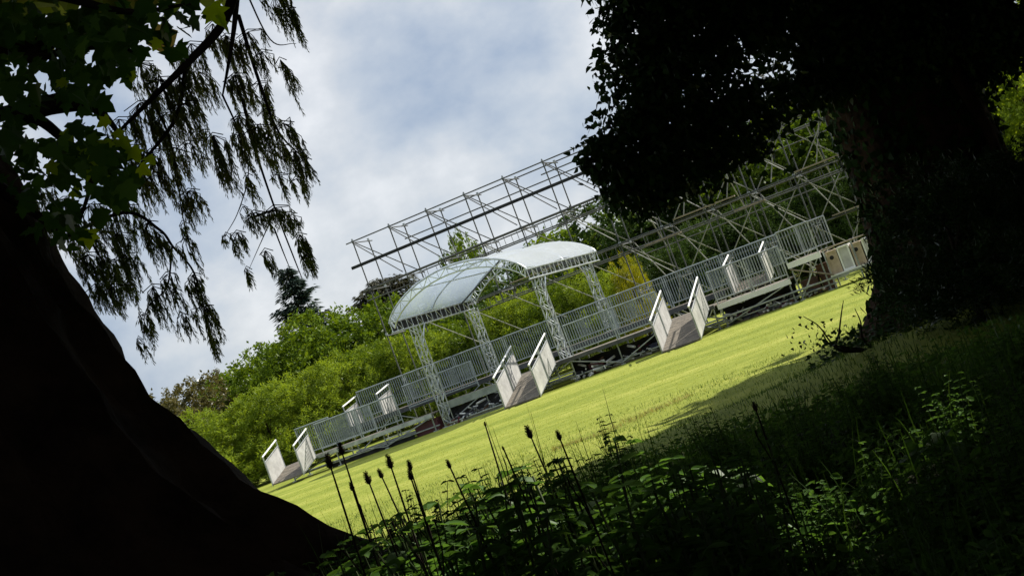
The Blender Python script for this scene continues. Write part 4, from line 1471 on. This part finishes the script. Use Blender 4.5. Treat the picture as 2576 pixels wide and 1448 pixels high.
# thin veil of leaves where the sky twinkles through
C = []
for k in range(520):
    C.append(at(1930 + r.normal() * 75, 190 + r.normal() * 90, 14.1 + 0.4 * r.normal()))
C = np.array(C)
A, N = rand_orient(unit(r.normal(size=C.shape)), r)
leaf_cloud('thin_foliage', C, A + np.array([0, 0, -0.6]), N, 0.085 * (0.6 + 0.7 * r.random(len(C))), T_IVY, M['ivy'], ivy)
# ivy climbing the trunk
n = 9000
zz = 0.6 + 7.5 * r.random(n) ** 1.2
aa = r.random(n) * 2 * math.pi
rr = np.interp(zz, *zip(*iprof)) * 0.99 + 0.01 + 0.05 * np.abs(r.normal(size=n)) * (1 + 0.5 * np.sin(zz * 3 + aa * 2))
D = np.stack([np.cos(aa), np.sin(aa), np.zeros(n)], 1)
C = np.stack([IX + rr * np.cos(aa), IY + rr * np.sin(aa), zz], 1)
A = unit(np.array([0, 0, -0.9]) + r.normal(size=(n, 3)) * 0.5 + D * 0.25)
k = 1500
a2 = r.random(k) * 6.283
q2 = 1.0 + 0.9 * r.random(k) ** 1.4
C2 = np.stack([IX + q2 * np.cos(a2), IY + q2 * np.sin(a2), np.zeros(k)], 1)
C2[:, 2] = [gz(p[0], p[1]) + 0.02 + 0.16 * w for p, w in zip(C2, r.random(k) ** 2)]
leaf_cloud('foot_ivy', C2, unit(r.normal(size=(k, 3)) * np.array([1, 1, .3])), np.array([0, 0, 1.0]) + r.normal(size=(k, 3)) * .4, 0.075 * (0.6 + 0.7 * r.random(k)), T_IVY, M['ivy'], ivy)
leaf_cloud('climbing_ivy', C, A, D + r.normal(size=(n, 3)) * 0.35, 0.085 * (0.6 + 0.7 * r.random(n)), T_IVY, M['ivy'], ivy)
# ------------------------------------------------------------------ wood behind and beside the camera
def canopy_tree(x, y, h, rad, z0, seed, label, group, dens=1.0):
    g = gz(x, y)
    t = thing('woodland_tree', label, 'tree', (x, y, g), group)
    r = np.random.default_rng(300 + seed)
    bl = []
    n = int(34 * dens)
    H = h - z0
    for i in range(n):
        a = i * 2.4
        q = math.sqrt((i + 0.5) / n) * 0.88 * rad
        s = (0.26 + 0.1 * r.random()) * rad
        z = g + z0 + H * (0.18 + 0.62 * (1 - (q / rad) ** 2) * r.random() + 0.1 * r.random())
        bl.append(((x + math.cos(a) * q, y + math.sin(a) * q, z), (s, s, s * 0.75)))
    C, N = blob_points(bl, 9.5, 10, 0.25, r, 0.1)
    C = C[open_gaps(C)]
    N = unit(r.normal(size=C.shape))
    A, N = rand_orient(N, r, 0.3, 0.9)
    leaf_cloud('crown', C, A, N, 0.42 * (0.7 + 0.6 * r.random(len(C))), T_OVAL, M['darkleaf'], t, W=1.2)
    o = limb_mesh(h * 0.85, 0.28, seed)
    for v in o.v:
        v += Vector((x, y, g))
    o.build('trunk', M['bark2'], t, True)

# broad crown overhead, outside the picture, that keeps the wood dark
bl = []
for i in range(44):
    a = i * 2.4
    q = 8.0 * math.sqrt((i + 0.5) / 44)
    bl.append(((IX - 0.5 + q * math.cos(a), 13.2 + 0.9 * q * math.sin(a), 8.2 + 3.5 * (1 - (q / 8) ** 2) + 1.2 * r.random()), (1.7, 1.7, 0.8)))
C, N = blob_points(bl, 46, 12, 0.16, r, 0.2)
C = C[open_gaps(C)]
N = unit(r.normal(size=C.shape))
A, N = rand_orient(N, r, 0.2, 1.0)
leaf_cloud('upper_crown', C, A, N, 0.24, T_DIA, M['darkleaf'], ivy, W=1.6)

GW = 'woodland trees shading the edge of the lawn'
for i, (x, y, h, rad, z0) in enumerate([(12.5, 13.0, 15, 5.6, 4.5), (13.0, 4.0, 15, 6.5, 4.0), (7.0, -3.0, 14, 6.5, 4.5), (-1.5, -5.5, 14, 6.5, 4.0), (-9.0, -2.0, 14, 6.0, 3.5), (19.0, 8.5, 17, 6.5, 5.0), (15.5, 22.5, 15, 5.6, 4.6), (15.5, 19.0, 16, 6.0, 4.2), (9.5, 17.5, 15, 4.6, 7.0), (23, 16, 17, 6.5, 5), (22, 23, 16, 6, 5), (5.0, 4.5, 16, 5.5, 9.0), (17, -5, 17, 7, 4), (-10.5, 7.0, 13, 4.5, 4.5)]):
    canopy_tree(x, y, h, rad, z0, i, 'tall shade tree of the dark wood around the viewpoint', GW)
GU = 'undergrowth shrubs of the dark wood'
for i, (x, y, h, rad) in enumerate([(2.0, -5.0, 5, 3.2), (-4.5, -5.0, 5, 3.2), (8.0, -2.0, 5, 3.4), (11, 3.5, 5.5, 3.2), (12.5, 10.0, 5.5, 3.0), (-9, 1.0, 5.5, 3.0), (-11, 7.0, 5, 3.0)]):
    place_tree(x, y, h, rad, 'bush', i % 3, 'darkleaf', 'dark undergrowth shrub of the wood around the viewpoint', 'woodland_shrub', 'shrub', GU)
for i, (px, py, Y, h, rad, lab) in enumerate([(2560, 640, 13.0, 1.15, 0.9, 'dark shrub at the right edge beside the ivy clad trunk'), (2480, 820, 12.4, 1.5, 0.9, 'low dark shrub at the right foot of the ivy clad trunk'), (2640, 560, 13.5, 1.35, 1.2, 'tall dark shrub half outside the right edge')]):
    p = at(px, py, Y)
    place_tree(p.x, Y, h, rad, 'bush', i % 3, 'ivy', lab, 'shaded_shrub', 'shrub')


# ------------------------------------------------------------------ undergrowth in front
def plant_base(px, Y):
    a, b_, c_ = ray(px, 1400)
    return None


def nettle_proto(seed, h):
    t = thing('leafy_weed', 'leafy toothed weed in the dark undergrowth', 'weed', (0, 0, 0), 'leafy weeds in the undergrowth')
    r = np.random.default_rng(seed)
    b = MB()
    C, A, N, S = [], [], [], []
    for k in range(8):
        a = r.random() * 6.28
        tip = np.array([math.cos(a) * 0.16 * h * r.random() * 2, math.sin(a) * 0.16 * h * r.random() * 2, h * (0.65 + 0.4 * r.random())])
        base = np.array([math.cos(a) * 0.05, math.sin(a) * 0.05, -0.05])
        b.tube([tuple(base), tuple((base + tip) / 2 + np.array([0.01, 0.01, 0.02])), tuple(tip)], [0.004, 0.003, 0.0015], 4, False)
        m = 12
        for q in range(m):
            f = 0.18 + 0.82 * q / (m - 1)
            p = base + (tip - base) * f
            for s in range(3):
                an = r.random() * 6.28
                dv = np.array([math.cos(an), math.sin(an), 0.25 - 0.5 * r.random()])
                C.append(p)
                A.append(dv)
                N.append(np.array([0, 0, 1.0]) + r.normal(size=3) * 0.25)
                S.append((0.066 - 0.036 * f) * (0.7 + 0.6 * r.random()))
    b.build('stem', M['stem'], t)
    leaf_cloud('leaves', C, A, N, S, T_OVAL, M['weed'], t)
    return t


protos = [nettle_proto(s, h) for s, h in ((1, 0.42), (2, 0.5), (3, 0.36))]
rr = random.Random(5)
first = [True, True, True]
spots = []
sky_line = [(850, 1330), (900, 1300), (1000, 1265), (1090, 1235), (1150, 1185), (1250, 1160), (1350, 1135), (1450, 1112), (1550, 1115), (1650, 1120), (1750, 1125), (1850, 1130)]
tops = {}
for k in range(48):
    px = rr.uniform(850, 1850)
    py = float(np.interp(px, *zip(*sky_line))) + abs(rr.gauss(0, 30)) + 30
    p = at(px, py, rr.uniform(3.0, 4.6))
    spots.append((p.x, p.y))
    tops[(p.x, p.y)] = p.z
# a band of weeds whose tops make the dark skyline against the lawn
for k in range(150):
    Y = 2.9 + 4.6 * rr.random() ** 1.2
    u = rr.uniform(-760, 1500)
    x = u / FP * Y
    spots.append((x, Y))
for i, (x, y) in enumerate(spots):
    j = i % 3
    if math.hypot(x - TX, y - TY) < 2.35:
        continue
    if first[j]:
        o = protos[j]
        first[j] = False
    else:
        o = copy_tree(protos[j])
    o.location = (x, y, gz(x, y))
    s = rr.uniform(0.75, 1.15) * (0.8 if y < 3.6 else 1.0)
    if x / y > 0.03:
        s *= 0.62
    if (x, y) in tops:
        s = max(0.6, (tops[(x, y)] - gz(x, y)) / (0.44, 0.52, 0.375)[j])
    o.scale = (s, s, s)
    o.rotation_euler = (rr.uniform(-.1, .1), rr.uniform(-.1, .1), rr.uniform(0, 6.28))


def seed_weed(px, py, Y, label, hs=1.0, bend=0.0):
    """a dry weed whose head sits at the picture point (px, py)"""
    hs *= 0.6
    top = at(px, py, Y)
    bx, by = top.x + bend, Y + 0.04
    bz = gz(bx, by)
    t = thing('seed_head_weed', label, 'weed', (bx, by, bz), 'dark seed heads standing up against the lawn')
    b = MB()
    mid = Vector(((bx + top.x) / 2 + bend * 0.25, by, (bz + top.z) / 2))
    cp = curve_pts([(bx, by, bz - 0.05), mid, top + Vector((0, 0, 0.004))], 5)
    b.tube(cp, [0.0024] * (len(cp) - 1) + [0.0018], 5)
    b.build('stem', M['twig'], t, True)
    d = (cp[-1] - cp[-4]).normalized()
    b = MB()
    prof = [(0, .3), (.12, .8), (.3, 1.0), (.5, .9), (.7, .62), (.88, .35), (1, .06)]
    b.tube([top + d * (0.042 * hs * f) for f, _ in prof], [0.0085 * hs * q for _, q in prof], 10)
    h = b.build('seed_head', M['seed'], t, True)
    r = np.random.default_rng(int(px * 7 + py))
    n = 170
    f = r.random(n)
    an = r.random(n) * 6.28
    e1 = d.orthogonal().normalized()
    e2 = d.cross(e1)
    rad = np.interp(f, [q[0] for q in prof], [q[1] for q in prof]) * 0.008 * hs
    dirs = np.array([list(e1 * math.cos(q) + e2 * math.sin(q)) for q in an])
    C = np.array(top) + np.array(d)[None] * (f * 0.042 * hs)[:, None] + dirs * rad[:, None]
    leaf_cloud('bristles', C, dirs + np.array(d) * 0.9 + r.normal(size=(n, 3)) * 0.3, dirs + r.normal(size=(n, 3)) * .5, 0.0085 * hs, T_LANCE, M['seed'], h)
    # a couple of narrow leaves low on the stem
    C, A = [], []
    for k in range(4):
        i = 2 + k
        a2 = r.random() * 6.28
        C.append(tuple(cp[i]))
        A.append((math.cos(a2) * .6, math.sin(a2) * .6, 0.7))
    leaf_cloud('leaf', C, A, r.normal(size=(4, 3)), 0.075, T_LANCE, M['weed'], t)
    # two thin side stalks with smaller heads not yet open
    for k in range(2):
        q0 = cp[5 + 2 * k]
        q1 = q0 + Vector((r.normal() * 0.03, r.normal() * 0.03, 0.07 + 0.05 * r.random()))
        b = MB()
        b.tube([q0, (q0 + q1) / 2 + Vector((0.004, 0, 0.0)), q1, q1 + Vector((0, 0, 0.012)), q1 + Vector((0, 0, 0.02))], [0.002, 0.0016, 0.0014, 0.004 * hs, 0.0008], 6)
        b.build('side_stalk', M['twig'], t)


for i, (px, py, hs, bend, lab) in enumerate([
    (833, 1165, 1.25, -.03, 'leftmost tall dark seed head overlapping the low walkway'), (862, 1130, 1.15, -.03, 'tall dark seed head with a pointed tip left of the white boards'),
    (888, 1222, 0.9, -.02, 'rounded seed head low at the left of the clump'), (985, 1165, 1.2, -.02, 'narrow upright seed head above the left clump'), (1034, 1170, 1.0, -.03, 'seed head leaning over another at the middle of the clump'),
    (1036, 1195, 0.9, -.02, 'lower one of two seed heads set close together'), (930, 1205, 1.2, .0, 'dark ragged seed head in the middle of the left clump'), (962, 1190, 1.0, .03, 'small seed head between two taller stems'),
    (1133, 1165, 0.8, .03, 'solitary small seed head against the bright lawn'), (1337, 1090, 1.3, .02, 'largest dark seed head below the right boarded ramp'), (1410, 1095, 0.9, .01, 'small seed head right of the largest one'),
    (1903, 1022, 0.9, .0, 'lone seed head high on the dark slope to the right'), (1222, 1060, 0.5, -.03, 'thin wispy seed head on a long stem below the middle ramp'), (1268, 1120, 0.4, .02, 'tiny seed head beside a long stem at the lawn edge')]):
    seed_weed(px, py + 12, 3.0 + 0.15 * ((i * 7) % 5), lab, hs, bend)

def dock(px, py, Y, label, seed, s=1.0):
    p = at(px, py, Y)
    g = gz(p.x, Y)
    t = thing('broad_leaf_weed', label, 'weed', (p.x, Y, g), 'broad leaved weeds in the undergrowth')
    r = np.random.default_rng(seed)
    z = max(0.12, p.z - g - 0.03)
    b = MB()
    b.tube([(p.x, Y, g - 0.04), (p.x + 0.01, Y, g + z * 0.6), (p.x, Y, g + z)], [0.006, 0.005, 0.003], 5)
    b.build('stem', M['stem'], t, True)
    for k in range(9):
        a = k * 2.4 + r.random()
        f = 0.45 + 0.55 * r.random()
        base = np.array([p.x, Y, g + z * f])
        ln = (0.13 + 0.09 * r.random()) * s
        # an arching blade with a wavy edge, three rows of points
        d = np.array([math.cos(a), math.sin(a), 0.0])
        sd = np.array([-math.sin(a), math.cos(a), 0.0])
        m = 8
        V = []
        for i in range(m + 1):
            q = i / m
            c = base + d * ln * q * (1 - 0.2 * q) + np.array([0, 0, 1.0]) * ln * (0.55 * q - 0.75 * q * q)
            w = ln * 0.20 * math.sin(math.pi * min(1, 0.04 + 0.96 * q) ** 0.8) * (1 + 0.08 * math.sin(9 * q + k))
            V += [c - sd * w + np.array([0, 0, 0.25 * w]), c, c + sd * w + np.array([0, 0, 0.25 * w])]
        b = MB()
        b.add([tuple(v) for v in V], [(3 * i + j, 3 * i + j + 1, 3 * i + j + 4, 3 * i + j + 3) for i in range(m) for j in (0, 1)])
        b.build('leaf', M['weed'], t, True)


for i, (px, py, Y, s_, lab) in enumerate([(1730, 1185, 4.3, 0.9, 'sunlit broad leaved weed in the bright patch of the undergrowth'), (1820, 1190, 4.4, 1.0, 'broad leaved weed right of the sunlit one'), (1640, 1270, 3.7, 0.9, 'broad leaved weed below and left of the sunlit one'),
                                         (1460, 1265, 3.6, 1.0, 'broad leaved weed with pale drooping leaves near the bottom middle'), (1250, 1185, 3.8, 0.8, 'broad leaved weed on the left hump of undergrowth below the middle ramp'), (1330, 1170, 3.9, 0.8, 'broad leaved weed just under the largest dark seed head'),
                                         (2360, 1110, 5.0, 1.2, 'broad leaved weed in the sun flecks at the far right of the bank'), (1030, 1310, 3.4, 0.8, 'broad leaved weed at the left end of the undergrowth near the trunk')]):
    dock(px, py, Y, lab, 60 + i, s_)

# long grass blades of the shaded bank
def blades(name, X, Yv, H, Wd, mat, label, bendf=0.5, seed=0, segs=4):
    r = np.random.default_rng(seed)
    n = len(X)
    Z = np.array([gz(a, c) for a, c in zip(X, Yv)])
    an = r.random(n) * 6.28
    dx, dy = np.cos(an), np.sin(an)
    bend = np.abs(r.normal(size=n)) * bendf * H
    V = []
    for k in range(segs + 1):
        f = k / segs
        hx = bend * f ** 2
        zz = Z - 0.02 + H * (f - 0.35 * f ** 3 * np.minimum(1, bend / H))
        w = Wd * (1 - f ** 1.6) + 0.0003
        cx = X + dx * hx
        cy = Yv + dy * hx
        V.append(np.stack([cx - dy * w, cy + dx * w, zz], 1))
        V.append(np.stack([cx + dy * w, cy - dx * w, zz], 1))
    V = np.stack(V, 1)
    K = 2 * (segs + 1)
    base = np.arange(n)[:, None] * K
    I = []
    for k in range(segs):
        I.append(base + np.array([[2 * k, 2 * k + 1, 2 * k + 3, 2 * k + 2]]))
    I = np.stack(I, 1).reshape(-1, 4)
    o = npmesh(name, V.reshape(-1, 3), None, I, M[mat], None, (0, 0, 0))
    tag(o, label, 'grass', kind='stuff')
    return o


r = np.random.default_rng(8)
n = 4200
Yv = 2.7 + 7.0 * r.random(n) ** 1.3
X = (-720 + 2250 * r.random(n)) / FP * Yv
keep = np.hypot(X - TX, Yv - TY) > 2.3
blades('long_grass', X[keep], Yv[keep], ((0.22 + 0.38 * r.random(n) ** 2) * np.where(X / Yv > 0.03, 0.68, 1.0))[keep], 0.0032, 'blade', 'long rank grass blades among the shaded weeds', 0.45, 1)
# a few tall blades that rise above the weeds against the lawn
pts = [(1222, 1070, 3.2), (1285, 1020, 3.1), (1300, 1060, 3.2), (1480, 1000, 3.3), (1475, 1060, 3.3), (1440, 1070, 3.3), (1570, 1045, 3.4), (1555, 1050, 3.4), (1690, 1090, 3.4), (1240, 1110, 3.2), (1262, 1130, 3.2), (1060, 1180, 3.1), (985, 1230, 3.0), (870, 1330, 3.0), (1110, 1220, 3.1), (1330, 1110, 3.2), (1380, 1100, 3.2), (1420, 1115, 3.3), (1520, 1070, 3.3), (1600, 1060, 3.4), (1760, 1060, 3.6), (1940, 1100, 3.6), (2120, 1060, 3.8), (2350, 1040, 4.0), (2450, 960, 4.2)]
tp = [at(a, c, Y) for a, c, Y in pts]
X2 = np.array([p.x for p in tp])
Y2 = np.array([p.y for p in tp])
H2 = np.array([p.z - gz(p.x, p.y) for p in tp])
blades('tall_grass', X2, Y2, H2 * 1.08, 0.0035, 'blade', 'few tall grass blades standing up against the bright lawn', 0.16, 12, 6)
n = 26000
Yv = 7.5 + 17.5 * r.random(n) ** 0.9
X = (-700 + 2250 * r.random(n)) / FP * Yv
blades('bank_grass', X, Yv, 0.05 + 0.10 * r.random(n) * np.clip((17 - Yv) / 6, 0.35, 1), 0.004, 'blade', 'rough unmown grass on the shaded bank', 0.5, 2, 2)
n = 700
a = r.random(n)
X = -0.3 + 2.4 * a
Yv = 22.3 + 0.3 * X + r.normal(size=n) * 0.3
blades('dry_grass', X, Yv, 0.05 + 0.07 * r.random(n), 0.004, 'strawblade', 'dry straw coloured fringe where the lawn meets the shade', 0.7, 3, 2)
n = 50000
Yv = 19 + 23 * r.random(n) ** 0.8
X = (-900 + 1900 * r.random(n)) / FP * Yv
keep = (X * math.sin(TH) + Yv * math.cos(TH)) < 41.6
blades('lawn_grass', X[keep], Yv[keep], (0.025 + 0.03 * r.random(n))[keep], 0.007, 'lawnblade', 'short mown grass of the sunlit lawn', 0.6, 4, 1)

# low leaves that cover the soil
n = 30000
Yv = 2.4 + 9.0 * r.random(n) ** 1.4
X = (-780 + 2350 * r.random(n)) / FP * Yv
Z = np.array([gz(a, c) for a, c in zip(X, Yv)]) + 0.02 + 0.16 * r.random(n) ** 2
C = np.stack([X, Yv, Z], 1)
A = unit(r.normal(size=(n, 3)) * np.array([1, 1, 0.35]))
N = unit(np.array([0, 0, 1.0]) + r.normal(size=(n, 3)) * 0.35)
o = leaf_cloud('ground_cover', C, A, N, 0.045 * (0.5 + 0.8 * r.random(n)), T_OVAL, M['weed'], None, (0, 0, 0))
tag(o, 'low leafy ground cover over the dark soil', 'undergrowth', kind='stuff')

# a bare twiggy sapling on the hump left of the ivy trunk
def twigs():
    p0 = at(2190, 850, 13.6)
    p0.z = gz(p0.x, p0.y) - 0.05
    t = thing('bare_sapling', 'bare dark twigs sticking out of the hump beside the ivy trunk', 'sapling', p0)
    for pts in ([(2150, 880), (2100, 870), (2060, 820), (2020, 795)], [(2110, 880), (2112, 830), (2118, 780), (2122, 755)], [(2170, 850), (2165, 810), (2150, 775)], [(2100, 870), (2075, 850), (2072, 830)]):
        cp = curve_pts([tuple(p0)] + [tuple(at(a, c, 13.5)) for a, c in pts], 5)
        b = MB()
        b.tube(cp, [0.016 * (1 - 0.8 * i / (len(cp) - 1)) for i in range(len(cp))], 5)
        b.build('twig', M['twig'], t)
    r = np.random.default_rng(2)
    C = np.array([at(2100 + r.normal() * 55, 845 + r.normal() * 22 + 8, 13.4 + 0.3 * r.normal()) for k in range(150)])
    A, N = rand_orient(unit(r.normal(size=C.shape)), r)
    leaf_cloud('leaves', C, A, N, 0.038, T_IVY, M['ivy'], t)


twigs()

# ------------------------------------------------------------------ sky, sun, camera
w = bpy.data.worlds.new('World')
SC.world = w
w.use_nodes = True
nt = w.node_tree
for n_ in list(nt.nodes):
    nt.nodes.remove(n_)
out = nt.nodes.new('ShaderNodeOutputWorld')
bg = nt.nodes.new('ShaderNodeBackground')
bg.inputs['Strength'].default_value = 0.1
sky = nt.nodes.new('ShaderNodeTexSky')
sky.sky_type = 'NISHITA'
sky.sun_disc = False
sky.sun_elevation = SUN_EL
sky.sun_rotation = SUN_AZ
tc = nt.nodes.new('ShaderNodeTexCoord')
mp = nt.nodes.new('ShaderNodeMapping')
mp.inputs['Scale'].default_value = (1, 1, 1.35)
mp.inputs['Location'].default_value = (0.35, 0.1, 0.2)
L(nt, tc.outputs['Generated'], mp.inputs['Vector'])
n1 = nt.nodes.new('ShaderNodeTexNoise')
n1.inputs['Scale'].default_value = 6.2
n1.inputs['Detail'].default_value = 9
n1.inputs['Roughness'].default_value = 0.55
n1.inputs['Distortion'].default_value = 0.0
L(nt, mp.outputs[0], n1.inputs['Vector'])
cr = nt.nodes.new('ShaderNodeValToRGB')
e = cr.color_ramp.elements
e[0].position, e[0].color = 0.38, (2.7, 3.3, 4.3, 1)
e[1].position, e[1].color = 0.69, (6.6, 6.7, 6.9, 1)
for ps_, c_ in ((0.49, (3.9, 4.35, 5.0, 1)), (0.57, (4.95, 5.2, 5.55, 1))):
    x = e.new(ps_)
    x.color = c_
L(nt, n1.outputs['Fac'], cr.inputs['Fac'])
mx = nt.nodes.new('ShaderNodeMix')
mx.data_type = 'RGBA'
mx.inputs[0].default_value = 0.90
L(nt, sky.outputs[0], mx.inputs[6])
L(nt, cr.outputs['Color'], mx.inputs[7])
L(nt, mx.outputs[2], bg.inputs['Color'])
L(nt, bg.outputs[0], out.inputs['Surface'])

sl = bpy.data.lights.new('sun', 'SUN')
sl.energy = 5.0
sl.angle = R(0.53)
sl.color = (1.0, 0.95, 0.86)
so = bpy.data.objects.new('sun', sl)
COL.objects.link(so)
sd = Vector((math.sin(SUN_AZ) * math.cos(SUN_EL), math.cos(SUN_AZ) * math.cos(SUN_EL), math.sin(SUN_EL)))
so.rotation_euler = sd.to_track_quat('Z', 'Y').to_euler()
so.location = (20, -10, 40)

cam = bpy.data.cameras.new('camera')
cam.lens = 50
cam.sensor_width = 36
cam.clip_start = 0.05
cam.clip_end = 2000
co = bpy.data.objects.new('camera', cam)
COL.objects.link(co)
co.matrix_world = Matrix.Translation((0, 0, CZ)) @ (Matrix.Rotation(math.pi / 2 + PITCH, 4, 'X') @ Matrix.Rotation(-ROLL, 4, 'Z'))
SC.camera = co
SC.view_settings.view_transform = 'Standard'
SC.view_settings.look = 'None'
SC.view_settings.exposure = 0.5
SC.view_settings.gamma = 1
SC.cycles.use_denoising = True
SC.cycles.max_bounces = 6
SC.cycles.transparent_max_bounces = 12
